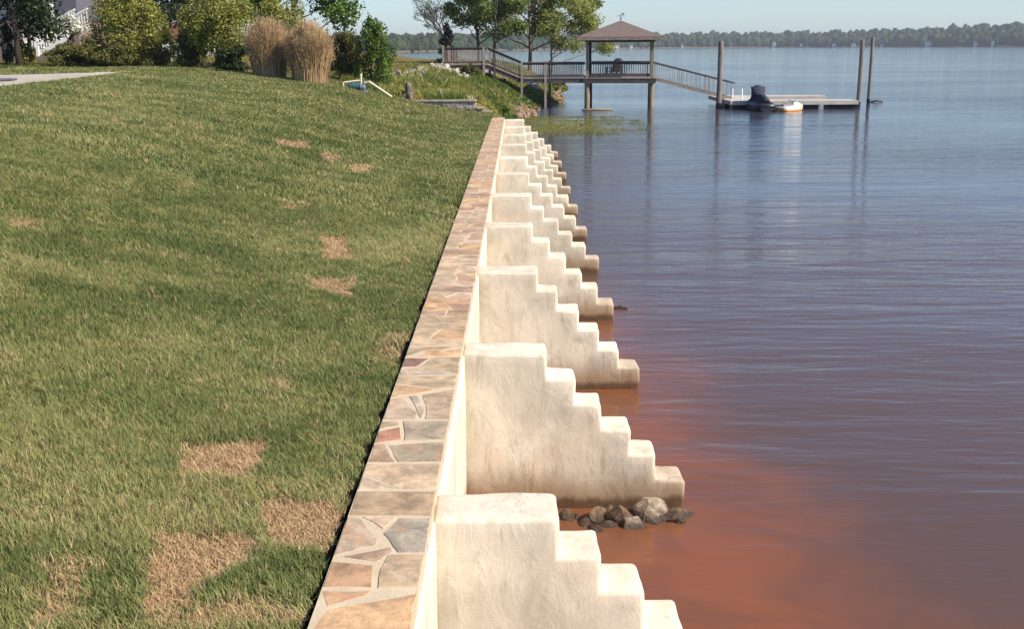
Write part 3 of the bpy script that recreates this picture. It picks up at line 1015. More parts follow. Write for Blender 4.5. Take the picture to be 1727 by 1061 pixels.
M['leaf_dark'] = leafmat('dark_green_leaf', [(0, (.012, .024, .008)), (.6, (.028, .05, .014)), (1, (.055, .085, .022))], .25)
M['leaf_cedar'] = leafmat('cedar_needle', [(0, (.008, .012, .010)), (1, (.022, .03, .02))], .1)
M['leaf_tree'] = leafmat('tree_leaf', [(0, (.13, .18, .035)), (.5, (.28, .32, .075)), (1, (.44, .44, .16))], .55)
M['leaf_deep'] = leafmat('deep_green_tree_leaf', [(0, (.08, .13, .03)), (.5, (.175, .235, .055)), (1, (.30, .34, .10))], .5)  # deeper green than the other tree leaves
M['petal'] = leafmat('white_petal', [(0, (.55, .57, .50)), (1, (.80, .80, .76))], .3)
M['red_petal'] = leafmat('red_petal', [(0, (.45, .03, .04)), (.55, (.55, .06, .06)), (.6, (.75, .72, .7)), (1, (.8, .78, .76))], .3)

# ------------------------------------------------------------------ far shore: hills, woods, houses
shore = [(-2200, 650, 12), (-500, 640, 10), (-160, 620, 8), (-82, 720, 10), (-4, 980, 13), (70, 1250, 16), (185, 1470, 20), (330, 1500, 21), (450, 1420, 22), (520, 1250, 27), (600, 1120, 34), (700, 1040, 38), (900, 900, 40), (2400, 600, 40)]
shx = np.array([math.atan2(a[0], a[1]) for a in shore]); shd = np.array([math.hypot(a[0], a[1]) for a in shore]); shh = np.array([a[2] for a in shore], float)
angs = np.linspace(-1.25, 1.2, 420)
dist = np.interp(angs, shx, shd)
prof_r = [(0, -1), (3, .8), (12, 2.0), (60, 5), (160, 10), (320, 15), (700, 13), (1300, 5)]
V = []
for i, a in enumerate(angs):
    hh = np.interp(a, shx, shh) / 24.0
    for dr, z in prof_r:
        d = dist[i] + dr
        zz = z * hh * (.75 + .5 * float(fbm(a * 9, dr * .004, 3))) if z > 3 else z
        V.append((math.sin(a) * d, math.cos(a) * d, zz))
m_ = len(prof_r)
Fq = [(i * m_ + k, i * m_ + k + 1, (i + 1) * m_ + k + 1, (i + 1) * m_ + k) for i in range(len(angs) - 1) for k in range(m_ - 1)]
def hill_mat():
    t = NT('far_bank_and_hills')
    z = t.sep(t.pos())[2]
    c = t.mix(t.remap(z, .3, 1.3), (.16, .105, .075), (.055, .075, .028))
    return t.done(t.bsdf(c, .95, None, .1))
hills = link_mesh('hills', np_mesh('hills', V, Fq), hill_mat(), smooth=True)
tag(hills, kind='structure')
# crowns of the far woods
bmi = bmesh.new()
bmesh.ops.create_icosphere(bmi, subdivisions=2, radius=1)
ico = np.array([v.co[:] for v in bmi.verts]); icf = np.array([[v.index for v in f.verts] for f in bmi.faces]); bmi.free()
VV, FF = [], []
base_i = 0
n_far = 6500
for i in range(n_far):
    a = rng.uniform(-.42, .60)
    d0 = float(np.interp(a, shx, shd))
    back = rng.random() < .55
    dr = rng.uniform(6, 40) if not back else rng.uniform(40, 330)
    hh = float(np.interp(a, shx, shh)) / 24.0
    gz0 = float(np.interp(dr, [p[0] for p in prof_r], [p[1] for p in prof_r])) * hh
    s = (6.0 if not back else 6.5) * rng.uniform(.38, 1.05) * (.55 + .45 * hh)
    d = d0 + dr
    c = np.array([math.sin(a) * d, math.cos(a) * d, gz0 + s * rng.uniform(.55, .95)])
    nse = 1 + .32 * np.array([mnoise.noise(Vector(p) * 1.9 + Vector((i, 0, 0))) for p in ico]) + rng.normal(0, .09, len(ico))
    VV.append(ico * nse[:, None] * np.array([s * .8, s * .8, s * rng.uniform(.9, 1.4)]) + c)
    FF.append(icf + base_i)
    base_i += len(ico)
def wood_mat():
    t = NT('far_wood_foliage')
    g = t.new("ShaderNodeNewGeometry")
    c = t.ramp(g.outputs["Random Per Island"], [(0, (.018, .032, .014)), (.45, (.04, .06, .022)), (.8, (.075, .095, .032)), (1, (.11, .125, .045))])
    c = t.mix(t.remap(t.noise(t.pos(), .9, 4, .7), .4, .65), c, (.02, .032, .016))
    return t.done(t.bsdf(c, .95, t.bump(t.noise(t.pos(), .8, 4, .7), 1.0, 1.0), .05))
tag(link_mesh('far_wood', np_mesh('far_wood', np.concatenate(VV), np.concatenate(FF)), wood_mat()), 'hazy green woods along the far shore of the lake', 'woods', kind='stuff')
# pale houses strung along the far shore
M['far_white'] = pmat('far_house_white', (.80, .79, .76), (.86, .85, .82), 1, .8, .05, .01, 5)
M['far_roof'] = pmat('far_house_roof', (.20, .17, .16), (.28, .24, .22), 1, .9, .1, .01, 5)
M['window_glass'] = pmat('dark_window_glass', (.03, .035, .045), (.05, .055, .065), 2, .15, .02, .002, 5, spec=.6)
places = [('seen under the gazebo roof, left one of the pair', 1040, 6, 5), ('seen under the gazebo roof, right one of the pair', 1063, 6, 5), ('above the middle of the gangway', 1150, 4, 4),
          ('right of the first mooring piling', 1306, 5, 6), ('midway between the mooring pilings', 1352, 5, 4), ('left of the twin mooring pilings', 1408, 6, 5), ('just beside the twin mooring pilings', 1440, 6, 5),
          ('a little right of the twin mooring pilings', 1489, 6, 4), ('standing alone in the woods right of the dock', 1565, 7, 8), ('left of the two near the right edge', 1648, 8, 7), ('at the far right', 1677, 7, 8)]
for txt, px, wd, ht in places:
    r = ray(px, 76); a = math.atan2(r.x, r.y)
    d = float(np.interp(a, shx, shd)) + 3.2
    h = thing('lake_house', 'tiny white far shore house ' + txt, 'house', (math.sin(a) * d, math.cos(a) * d, .8), -a, 'houses on the far shore')
    bm = bmesh.new(); box(bm, -wd / 2, wd / 2, 0, 6, -.6, ht * .62); bm_obj('wall', bm, M['far_white'], h)
    bm = bmesh.new()
    z0, z1 = ht * .62, ht
    v = [bm.verts.new(p) for p in ((-wd / 2 - .3, -.3, z0), (wd / 2 + .3, -.3, z0), (wd / 2 + .3, 6.3, z0), (-wd / 2 - .3, 6.3, z0), (0, -.3, z1), (0, 6.3, z1))]
    for f in ((0, 1, 4), (2, 3, 5), (1, 2, 5, 4), (3, 0, 4, 5), (0, 3, 2, 1)): bm.faces.new([v[i] for i in f])
    bm_obj('roof', bm, M['far_white'] if wd < 6 else M['far_roof'], h)
    for sx in (-1, 1):
        bm = bmesh.new(); box(bm, sx * wd * .22 - .3, sx * wd * .22 + .3, -.04, .05, ht * .28, ht * .44); bm_obj('window', bm, M['window_glass'], h)

# ------------------------------------------------------------------ gazebo, walkway, gangway, dock
def loc3(o, v): o.location = v
GD = 64.5
gl, grt = P(990, 181, GD), P(1097, 182, GD)
gw = grt.x - gl.x
gaz = thing('gazebo', 'open wooden gazebo with hipped brown roof standing on tall posts in the lake', 'gazebo', (gl.x, GD, 0), math.radians(-6))
DK = 1.70
pos4 = [(0, 0), (gw, 0), (0, 3.5), (gw, 3.5)]
for i, (x, y) in enumerate(pos4):
    bm = bmesh.new()
    tube(bm, [(x, y, -2), (x, y, .6), (x, y, DK)], [.16, .155, .15], 12)
    bar(bm, (x, y, DK - .1), (x, y, 3.86), .17, .17)
    fix_normals(bm)
    bm_obj('post', bm, M['piling_wood'] if y == 0 else M['dark_wood'], gaz)  # back posts take a darker tone than the front ones
bm = bmesh.new()
box(bm, -.25, gw + .25, -.22, -.17, DK - .30, DK - .07); box(bm, -.25, gw + .25, 3.62, 3.67, DK - .30, DK - .07)
for k in range(6): box(bm, -.2 + k * (gw + .35) / 5, -.15 + k * (gw + .35) / 5, -.17, 3.62, DK - .28, DK - .06)
bm_obj('deck_frame', bm, M['dark_wood'], gaz)
bm = bmesh.new()
nb = 27
for k in range(nb): box(bm, -.28 + k * (gw + .56) / nb, -.28 + (k + .93) * (gw + .56) / nb, -.24, 3.7, DK - .055, DK)
bm_obj('deck_boards', bm, M['old_wood'], gaz, kind='stuff')
# hipped roof
ov = .62
bm = bmesh.new()
ez, ap = 3.98, 4.92
v = [bm.verts.new(p) for p in ((-ov, -ov, ez), (gw + ov, -ov, ez), (gw + ov, 3.5 + ov, ez), (-ov, 3.5 + ov, ez), (gw / 2, 1.75, ap))]
w = [bm.verts.new(p) for p in ((-ov, -ov, ez - .05), (gw + ov, -ov, ez - .05), (gw + ov, 3.5 + ov, ez - .05), (-ov, 3.5 + ov, ez - .05))]
for i in range(4):
    bm.faces.new((v[i], v[(i + 1) % 4], v[4])); bm.faces.new((w[i], w[(i + 1) % 4], v[(i + 1) % 4], v[i]))
bm.faces.new(w[::-1])
fix_normals(bm)
roof = bm_obj('roof', bm, M['shingle'], gaz)
bm = bmesh.new()
for (a, b) in (((-ov, -ov), (gw + ov, -ov)), ((gw + ov, -ov), (gw + ov, 3.5 + ov)), ((gw + ov, 3.5 + ov), (-ov, 3.5 + ov)), ((-ov, 3.5 + ov), (-ov, -ov))):
    sx = .04 if a[0] == b[0] else 0
    bar(bm, (a[0], a[1], ez - .11), (b[0], b[1], ez - .11), .04, .14)
bm_obj('fascia', bm, M['old_wood'], roof)
bm = bmesh.new()
for yy in (0, 3.5): bar(bm, (-.15, yy, 3.80), (gw + .15, yy, 3.80), .1, .2)
for xx in (0, gw): bar(bm, (xx, .06, 3.78), (xx, 3.44, 3.78), .09, .18)
bm_obj('roof_beam', bm, M['dark_wood'], gaz)
bm = bmesh.new()
tube(bm, [(gw / 2, 1.75, ap - .05), (gw / 2, 1.75, ap + .42)], [.035, .012], 6)
bar(bm, (gw / 2 - .2, 1.75, ap + .26), (gw / 2 + .2, 1.75, ap + .26), .03); bar(bm, (gw / 2 + .06, 1.75, ap + .4), (gw / 2 + .2, 1.75, ap + .34), .06, .08)
bmesh.ops.create_icosphere(bm, subdivisions=1, radius=.06, matrix=Matrix.Translation((gw / 2, 1.75, ap + .12)))
bm_obj('weathervane', bm, M['metal'], gaz)
def railing(parent, a, b, h, mat_rail, mat_bal, step=.13, bal=.04, posts=True):
    """top rail, bottom rail, rail posts and balusters between two deck points"""
    a, b = Vector(a), Vector(b)
    up = Vector((0, 0, 1))
    bm = bmesh.new(); bar(bm, a + up * h, b + up * h, .14, .045); bar(bm, a + up * (h - .075), b + up * (h - .075), .05, .09); bm_obj('top_rail', bm, mat_rail, parent)
    bm = bmesh.new(); bar(bm, a + up * .12, b + up * .12, .05, .09); bm_obj('bottom_rail', bm, mat_rail, parent)
    n = max(2, int((b - a).length / step))
    bm = bmesh.new()
    for k in range(1, n):
        p = a.lerp(b, k / n)
        bar(bm, p + up * .0, p + up * (h - .03), bal)
    bm_obj('balusters', bm, mat_bal, parent, kind='stuff')
RH = .87
railing(gaz, (.1, 0, DK), (gw - .1, 0, DK), RH, M['dark_wood'], M['old_wood'])
railing(gaz, (.1, 3.5, DK), (gw - .1, 3.5, DK), RH, M['dark_wood'], M['old_wood'])

# chair on the gazebo deck, a rounded fan back towards us
ch = thing('deck_chair', 'brown wooden chair with rounded fan back inside the gazebo', 'chair', (P(1036, 128, GD + 1.3).x, GD + 1.3, DK), math.radians(205))
bm = bmesh.new(); box(bm, -.28, .28, -.32, .22, .32, .36); bm_obj('seat', bm, M['red_rock'], ch)
for k in range(7):
    bm = bmesh.new(); t_ = (k - 3) / 3
    bar(bm, (t_ * .19, .20, .30), (t_ * .33, .44, 1.10 - .16 * t_ * t_), .085, .02); bm_obj('back_slat', bm, pmat('chair_wood', (.17, .10, .07), (.26, .16, .115), 6) if k == 0 else bpy.data.materials['chair_wood'], ch)
for sx in (-1, 1):
    bm = bmesh.new(); box(bm, sx * .36 - .07, sx * .36 + .07, -.36, .36, .56, .59); bm_obj('armrest', bm, bpy.data.materials['chair_wood'], ch)
    for yy in (-.30, .26):
        bm = bmesh.new(); bar(bm, (sx * .34, yy, 0), (sx * .34, yy, .56), .07); bm_obj('leg', bm, bpy.data.materials['chair_wood'], ch)

# walkway from the bank to the gazebo: level span, ramp and landing
wk = thing('walkway', 'weathered wooden walkway with railings climbing from the gazebo to the bank', 'walkway', (0, GD, 0))
WX1 = gl.x - .12
WX0 = P(880, 131, GD).x
RX0 = P(822, 105, GD).x
LX0 = P(746, 105, GD).x
DL = 2.50
WD = 1.5
def deck_run(x0, z0, x1, z1, mat, n):
    bm = bmesh.new()
    for yy in (0, WD): bar(bm, (x0, yy, z0 - .17), (x1, yy, z1 - .17), .05, .22)
    bm_obj('stringer', bm, M['dark_wood'], wk)
    bm = bmesh.new()
    for k in range(n):
        t0, t1 = k / n, (k + .92) / n
        a = Vector((x0 + (x1 - x0) * t0, WD / 2, z0 + (z1 - z0) * t0 - .025)); b = Vector((x0 + (x1 - x0) * t1, WD / 2, z0 + (z1 - z0) * t1 - .025))
        bar(bm, a, b, WD + .12, .045)
    bm_obj('deck_boards', bm, mat, wk, kind='stuff')
deck_run(WX0, DK, WX1, DK, M['old_wood'], 26)
deck_run(RX0, DL, WX0 - .01, DK, M['old_wood'], 15)
deck_run(LX0, DL, RX0 - .01, DL, M['old_wood'], 18)
for yy, rm, bmt in ((-.02, M['dark_wood'], M['old_wood']), (WD + .02, M['old_wood'], M['old_wood'])):
    railing(wk, (WX0 + .05, yy, DK), (WX1, yy, DK), RH, rm, bmt)
    railing(wk, (RX0 + .05, yy, DL), (WX0 - .03, yy, DK), RH + .06, rm, bmt)
    railing(wk, (LX0 + .08, yy, DL), (RX0 - .05, yy, DL), RH + .06, rm, bmt)
for (px, yy, z0, z1, m_w) in ((920, 0, -1.2, DK + RH + .1, 'old_wood'), (927, WD, -1.2, DK + RH + .1, 'dark_wood'), (880, -.02, .5, DK + RH + .02, 'old_wood'), (880, WD, .3, DK + RH, 'old_wood'),
                       (816, -.03, 1.2, DL + RH + .12, 'old_wood'), (826, WD, 1.2, DL + RH + .12, 'old_wood'), (748, -.03, 1.6, DL + RH + .2, 'old_wood'), (757, WD, 1.6, DL + RH + .16, 'old_wood'),
                       (834, -.02, 1.0, DL + RH - .3, 'dark_wood')):
    bm = bmesh.new()
    x = P(px, 110, GD + yy).x
    bar(bm, (x, yy, z0), (x, yy, z1), .13)
    bm_obj('post', bm, M[m_w], wk)

# gangway down to the floating dock
gg = thing('gangway', 'sloping narrow gangway with wire thin railings leading down to the floating dock', 'gangway', (0, 0, 0))
g0 = Vector((grt.x + .2, GD + .6, DK - .02)); g1_ = Vector((P(1240, 166, 64.8).x, 64.8 + .3, .48))
for dy in (0, 1.1):
    a, b = g0 + Vector((0, dy, 0)), g1_ + Vector((0, dy, 0))
    up = Vector((0, 0, 1))
    bm = bmesh.new(); bar(bm, a - up * .08, b - up * .08, .06, .16); bm_obj('side_beam', bm, M['old_wood'], gg)
    bm = bmesh.new(); bar(bm, a + up * .86, b + up * .86, .07, .09); bm_obj('handrail', bm, M['dark_wood'], gg)
    bm = bmesh.new()
    for k in range(18):
        p = a.lerp(b, (k + .3) / 18.2)
        bar(bm, p, p + up * .84, .05 if k % 6 == 0 else .022)
    bm_obj('balusters', bm, M['old_wood'], gg, kind='stuff')
bm = bmesh.new()
for k in range(26):
    p, q = g0.lerp(g1_, k / 26), g0.lerp(g1_, (k + .9) / 26)
    bar(bm, p + Vector((0, .55, .02)), q + Vector((0, .55, .02)), 1.0, .04)
bm_obj('deck_boards', bm, M['old_wood'], gg, kind='stuff')

# floating dock: two fingers joined at the left
D0 = 62.2
dx0, dx1 = P(1230, 170, D0).x, P(1447, 170, D0).x
dock = thing('floating_dock', 'low floating wooden dock with two parallel fingers on dark floats', 'dock', (dx0, D0, 0))
LEN = dx1 - dx0
def dock_finger(x0, x1, y0, y1, along):
    bm = bmesh.new()
    n = int((x1 - x0) / .15) if along == 'x' else int((y1 - y0) / .15)
    for k in range(n):
        if along == 'x': box(bm, x0 + (x1 - x0) * k / n, x0 + (x1 - x0) * (k + .93) / n, y0, y1, .42, .46)
        else: box(bm, x0, x1, y0 + (y1 - y0) * k / n, y0 + (y1 - y0) * (k + .93) / n, .42, .46)
    bm_obj('deck_boards', bm, M['dock_wood'], dock, kind='stuff')
    bm = bmesh.new()
    box(bm, x0 - .03, x1 + .03, y0 - .045, y0 - .003, .24, .44); box(bm, x0 - .03, x1 + .03, y1 + .003, y1 + .045, .24, .44)
    box(bm, x0 - .045, x0 - .003, y0, y1, .24, .44); box(bm, x1 + .003, x1 + .045, y0, y1, .24, .44)
    bm_obj('side_board', bm, M['dock_wood'], dock)
dock_finger(.1, LEN, .0, 1.6, 'x')
dock_finger(2.4, LEN - .2, 5.6, 7.2, 'x')
dock_finger(.1, 2.3, 1.7, 7.2, 'y')
for (x, y, wd) in ((.25, .1, 1.3), (1.7, .1, .7), (4.2, .1, .8), (5.6, .1, 1.3), (6.6, .12, .6), (.4, 3.4, 1.6), (3.0, 5.7, 1.2), (5.4, 5.7, 1.2)):
    bm = bmesh.new()
    box(bm, x, x + wd, y, y + 1.2, -.3, .24)
    bmesh.ops.bevel(bm, geom=bm.edges[:], offset=.06, segments=2, affect='EDGES')
    bm_obj('float', bm, M['black_float'], dock)
for (px, py) in ((1235, 150), (1251, 146)):
    bm = bmesh.new(); x = P(px, 160, 64.5).x - dx0
    tube(bm, [(x, 2.3, .42), (x, 2.3, 1.05)], [.05, .05], 8); bm_obj('dock_post', bm, M['white_paint'], dock)

def piling(px, D, ztop, r, label, m_):
    p = P(px, 150, D)
    t = thing('mooring_piling', label, 'piling', (p.x, D, 0), 0, 'mooring pilings by the dock')
    bm = bmesh.new()
    tube(bm, [(0, 0, -2), (0, 0, .1), (.01, 0, 1.5), (0, 0, ztop - .06), (0, 0, ztop)], [r * 1.08, r * 1.05, r, r * .97, r * .86], 14)
    bm_obj('pole', bm, m_, t, smooth=False)
    bm = bmesh.new()
    tube(bm, [(0, 0, -.1), (0, 0, .28)], [r * 1.12, r * 1.1], 14)
    bm_obj('waterline_band', bm, M['black_float'], t)
piling(1213, 63.6, 3.72, .145, 'thick brown mooring piling beside the gangway foot', M['grey_piling'])
piling(1449, 64.2, 3.74, .12, 'mooring piling against the outer end of the floating dock', M['grey_piling'])
piling(1466, 67.5, 3.92, .10, 'slender mooring piling standing free just right of the dock', M['grey_piling'])

# jet skis
def loft(bm, secs):
    rings = [[bm.verts.new(p) for p in s] for s in secs]
    n = len(rings[0])
    for a, b in zip(rings[:-1], rings[1:]):
        for k in range(n): bm.faces.new((a[k], a[(k + 1) % n], b[(k + 1) % n], b[k]))
    bm.faces.new(rings[0][::-1]); bm.faces.new(rings[-1])
    fix_normals(bm)
def hull_secs(scale_w=1, z0=-.18, low=0):
    out = []
    for y, w, zb, zt in ((-1.45, .42, .02, .40), (-1.2, .56, -.12, .46), (-.4, .60, -.18, .50), (.5, .56, -.16, .55), (1.1, .38, -.02, .58), (1.5, .12, .28, .56)):
        w *= scale_w; 
        out.append([(-w * .35, y, zb), (w * .35, y, zb), (w * .95, y, zb + .22), (w, y, (zb + zt) / 2 + .08), (w * .7, y, zt), (-w * .7, y, zt), (-w, y, (zb + zt) / 2 + .08), (-w * .95, y, zb + .22)])
    return out
def plain(name, c, rough=.35):
    return pmat(name, tuple(k * .9 for k in c), c, 3, rough, .05, .003, 20, spec=.5)
M['jet_black'] = plain('black_hull_gelcoat', (.016, .016, .025))
M['cover'] = pmat('navy_cover_cloth', (.018, .02, .04), (.04, .042, .07), 5, .75, .5, .02, 9)
M['jet_white'] = plain('white_hull_gelcoat', (.55, .53, .48))
M['jet_orange'] = plain('orange_hull_stripe', (.75, .30, .03))
M['jet_grey'] = plain('grey_seat_vinyl', (.14, .14, .15), .6)
def jet_ski(label, loc, rz, body, lower, covered):
    t = thing('jet_ski', label, 'jet ski', loc, rz, 'jet skis moored at the dock')
    if not covered: t.scale = (.72, .66, .62)
    bm = bmesh.new(); loft(bm, hull_secs()); bmesh.ops.bevel(bm, geom=bm.edges[:], offset=.03, segments=2, affect='EDGES'); bm_obj('hull', bm, body, t, smooth=True)
    bm = bmesh.new(); loft(bm, [[(x * 1.03, y * 1.01, z * .5 + .0) for x, y, z in s] for s in hull_secs()]); bm_obj('hull_stripe', bm, lower, t)
    if covered:
        secs = []
        for y, w, zt, zm in ((-1.2, .30, .72, .5), (-.7, .34, .86, .55), (-.1, .32, .90, .6), (.12, .36, 1.20, .75), (.34, .40, 1.36, .9), (.52, .32, 1.24, .85), (.8, .34, .84, .62), (1.25, .2, .64, .56)):
            secs.append([(-w * 1.25, y, .48), (w * 1.25, y, .48), (w * .75, y, zm), (w * (1.0 if .1 < y < .6 else .55), y, zt - .1), (w * .3, y, zt), (-w * .3, y, zt), (-w * (1.0 if .1 < y < .6 else .55), y, zt - .1), (-w * .75, y, zm)])
        bm = bmesh.new(); loft(bm, secs)
        bmesh.ops.subdivide_edges(bm, edges=bm.edges[:], cuts=2, use_grid_fill=True)
        for v in bm.verts: v.co += mnoise.noise_vector(v.co * 4) * .035
        bm_obj('cover', bm, M['cover'], t, smooth=True)
    else:
        bm = bmesh.new(); loft(bm, [[(-w, y, .46), (w, y, .46), (w * .6, y, z), (-w * .6, y, z)] for y, w, z in ((-1.15, .2, .60), (-.6, .22, .72), (0, .2, .70), (.2, .16, .66))])
        bm_obj('seat', bm, M['jet_grey'], t)
        bm = bmesh.new(); loft(bm, [[(-w, y, .5), (w, y, .5), (w * .7, y, z), (-w * .7, y, z)] for y, w, z in ((.15, .22, .74), (.45, .3, .84), (.9, .28, .70), (1.3, .14, .6))]); bm_obj('hood', bm, body, t)
        bm = bmesh.new(); tube(bm, [(-.36, .22, .92), (0, .34, .86), (.36, .22, .92)], [.025, .03, .025], 7); bm_obj('handlebar', bm, M['jet_black'], t)
jp = W(1288, 187)
jet_ski('black jet ski under a dark navy cover moored end on to the dock', (jp.x, jp.y + 1.2, -.03), math.radians(6), M['jet_black'], M['jet_black'], True)
jp = W(1338, 187)
jet_ski('white jet ski with orange lower hull lying low beside the dock', (jp.x, jp.y + .7, -.04), math.radians(-50), M['jet_white'], M['jet_orange'], False)

# driftwood at the gazebo post, a floating bit and a twig by a buttress
def log(name, label, pts, rads, mat, cat):
    t = bmesh.new(); tube(t, pts, rads, 8)
    c = sum((Vector(p) for p in pts), Vector()) / len(pts)
    for v in t.verts: v.co -= c
    o = bm_obj(name, t, mat, None, True); o.location = c
    return tag(o, label, cat)
a, b = W(982, 186), W(1034, 185)
log('driftwood_log', 'pale driftwood log floating at the foot of the gazebo post', [(a.x, a.y, .03), (a.x * .5 + b.x * .5, a.y * .5 + b.y * .5 + .15, .04), (b.x, b.y, .02)], [.05, .07, .03], M['piling_wood'], 'log')
a = W(1478, 172)
log('floating_branch', 'small dark branch floating right of the slender piling', [(a.x - .35, a.y, .02), (a.x, a.y + .1, .1), (a.x + .4, a.y, .03)], [.05, .07, .03], M['bark'], 'branch')
a = W(1046, 521)
log('waterlogged_stick', 'dark stick poking from the water at the tip of the fourth buttress', [(a.x - .13, a.y, -.02), (a.x, a.y + .04, .03), (a.x + .1, a.y, .01)], [.02, .028, .012], M['bark'], 'stick')

# ------------------------------------------------------------------ rocks
def rock_mesh(seed, sub=2, rough=.35):
    bm = bmesh.new()
    bmesh.ops.create_icosphere(bm, subdivisions=sub, radius=1)
    r = random.Random(seed)
    off = Vector((seed * 7.1, seed * 3.3, 0))
    cuts = [(Vector((r.uniform(-1, 1), r.uniform(-1, 1), r.uniform(-.6, 1))).normalized(), r.uniform(.5, .8)) for _ in range(9)]
    for v in bm.verts:
        p = v.co.copy()
        p *= 1 + rough * mnoise.noise(p * 1.4 + off) + .12 * mnoise.noise(p * 4 + off)
        for n_, d_ in cuts:
            e = p.dot(n_) - d_
            if e > 0: p -= n_ * e * .9
        v.co = p * 1.25
    me = bpy.data.meshes.new('rock')
    bm.to_mesh(me); bm.free()
    return me
rock_protos = {}
def rock(name, label, loc, s, mat, group, seed, cat='rock'):
    key = (seed % 7, mat.name)
    if key not in rock_protos:
        me = rock_mesh(seed % 7 + 1, 3 if 'shore' in mat.name or 'wet' in mat.name else 2); me.materials.append(mat); rock_protos[key] = me
    o = bpy.data.objects.new(name, rock_protos[key])
    C.objects.link(o)
    o.location = loc
    r = random.Random(seed * 13 + 1)
    o.rotation_euler = (r.uniform(-.5, .5), r.uniform(-.5, .5), r.uniform(0, 6))
    o.scale = (s * r.uniform(.8, 1.3), s * r.uniform(.7, 1.1), s * r.uniform(.6, .95))
    return tag(o, label, cat, group)
# rocks in the shallows at the foot of the second buttress (each one can be told apart)
for i, (px, py, s, lab, m_) in enumerate([
        (956, 880, .10, 'brown rounded rock half hidden behind the nearest buttress step', 'wet_rock'), (1008, 880, .13, 'dark wet slab of rock in the middle of the shallows under the second buttress', 'wet_rock'),
        (1046, 882, .14, 'broad brown rock left of the pale pair under the second buttress', 'wet_rock'), (1092, 876, .125, 'largest pale jagged rock against the foot of the second buttress', 'shore_rock'),
        (1073, 896, .085, 'small pale pointed rock in front of the jagged one', 'shore_rock'), (1136, 878, .12, 'low dark rock at the outer tip of the second buttress', 'wet_rock')]):
    p = W(px, py)
    rock('shore_rock', lab, (p.x, p.y + .07, -.02 if m_ == 'wet_rock' else .0), s * 1.0, M[m_], 'rocks at the foot of the second buttress', 31 + i * 3)
for i, (px, py) in enumerate([(975, 878), (990, 889), (1026, 893), (1058, 886), (1112, 884), (1028, 876), (1150, 886), (1008, 897)]):
    p = W(px, py)
    rock('shore_rock', 'small dark wet stone half sunk among the rocks under the second buttress', (p.x, p.y + .06, -.012), .055 + .012 * (i % 3), M['wet_rock'], 'small stones under the second buttress', 70 + i * 5)
# bank stones
def scatter_rocks(poly, n, smin, smax, mat, label, group, seed0):
    r = random.Random(seed0)
    xs_ = [p[0] for p in poly]; ys_ = [p[1] for p in poly]
    done = 0; tries = 0
    while done < n and tries < n * 30:
        tries += 1
        a, b = r.uniform(min(xs_), max(xs_)), r.uniform(min(ys_), max(ys_))
        if poly_mask(np.array([a]), np.array([b]), poly, 1e-3)[0] < .5: continue
        p = G(a, b)
        if p.y < 38.3: continue
        s = r.uniform(smin, smax)
        rock('bank_stone', label, (p.x, p.y, p.z + s * .35), s, mat, group, seed0 + done)
        done += 1
scatter_rocks(STONE_ZONES['pale'], 95, .06, .17, M['pale_rock'], 'pale stone in the white spill of riprap below the walkway landing', 'pale riprap below the landing', 100)
scatter_rocks([(664, 120), (712, 112), (726, 128), (700, 138), (664, 136)], 34, .06, .16, M['grey_rock'], 'grey stone among the weeds between the green shrub and the walkway', 'grey stones among the weeds', 200)
scatter_rocks([(800, 108), (830, 112), (862, 132), (850, 138), (806, 126)], 30, .07, .17, M['grey_rock'], 'grey stone on the bank under the sloping part of the walkway', 'stones under the ramp', 300)
scatter_rocks([(862, 182), (890, 176), (912, 188), (896, 199), (874, 200)], 22, .09, .26, M['red_rock'], 'red brown stone at the water edge beyond the end of the wall', 'red brown stones at the water edge', 400)
scatter_rocks([(930, 160), (944, 150), (956, 158), (946, 168), (934, 172)], 16, .12, .26, M['red_rock'], 'red brown stone on the tip of land behind the walkway posts', 'stones on the tip of land', 500)
scatter_rocks([(880, 142), (905, 136), (920, 142), (900, 152)], 9, .12, .26, M['pale_rock'], 'pale stone in the shade under the level walkway', 'stones under the walkway', 600)

# weathered stump at the edge of the lawn
sp = G(690, 168)
st = thing('tree_stump', 'weathered brown tree stump with flared roots at the far edge of the lawn', 'stump', (sp.x, sp.y, sp.z - .03))
bm = bmesh.new()
tube(bm, [(0, 0, -.1), (0, 0, .06), (.02, 0, .22), (.0, 0, .42), (-.03, 0, .55)], [.24, .17, .13, .12, .07], 11)
for v in bm.verts: v.co += mnoise.noise_vector(v.co * 9) * .03
bm_obj('trunk', bm, M['stump_wood'], st)
for a_ in (.2, 2.0, 3.6, 5.0):
    bm = bmesh.new(); tube(bm, [(.06 * math.cos(a_), .06 * math.sin(a_), .2), (.2 * math.cos(a_), .2 * math.sin(a_), .07), (.36 * math.cos(a_), .36 * math.sin(a_), -.05)], [.07, .055, .03], 7); bm_obj('root', bm, M['stump_wood'], st)

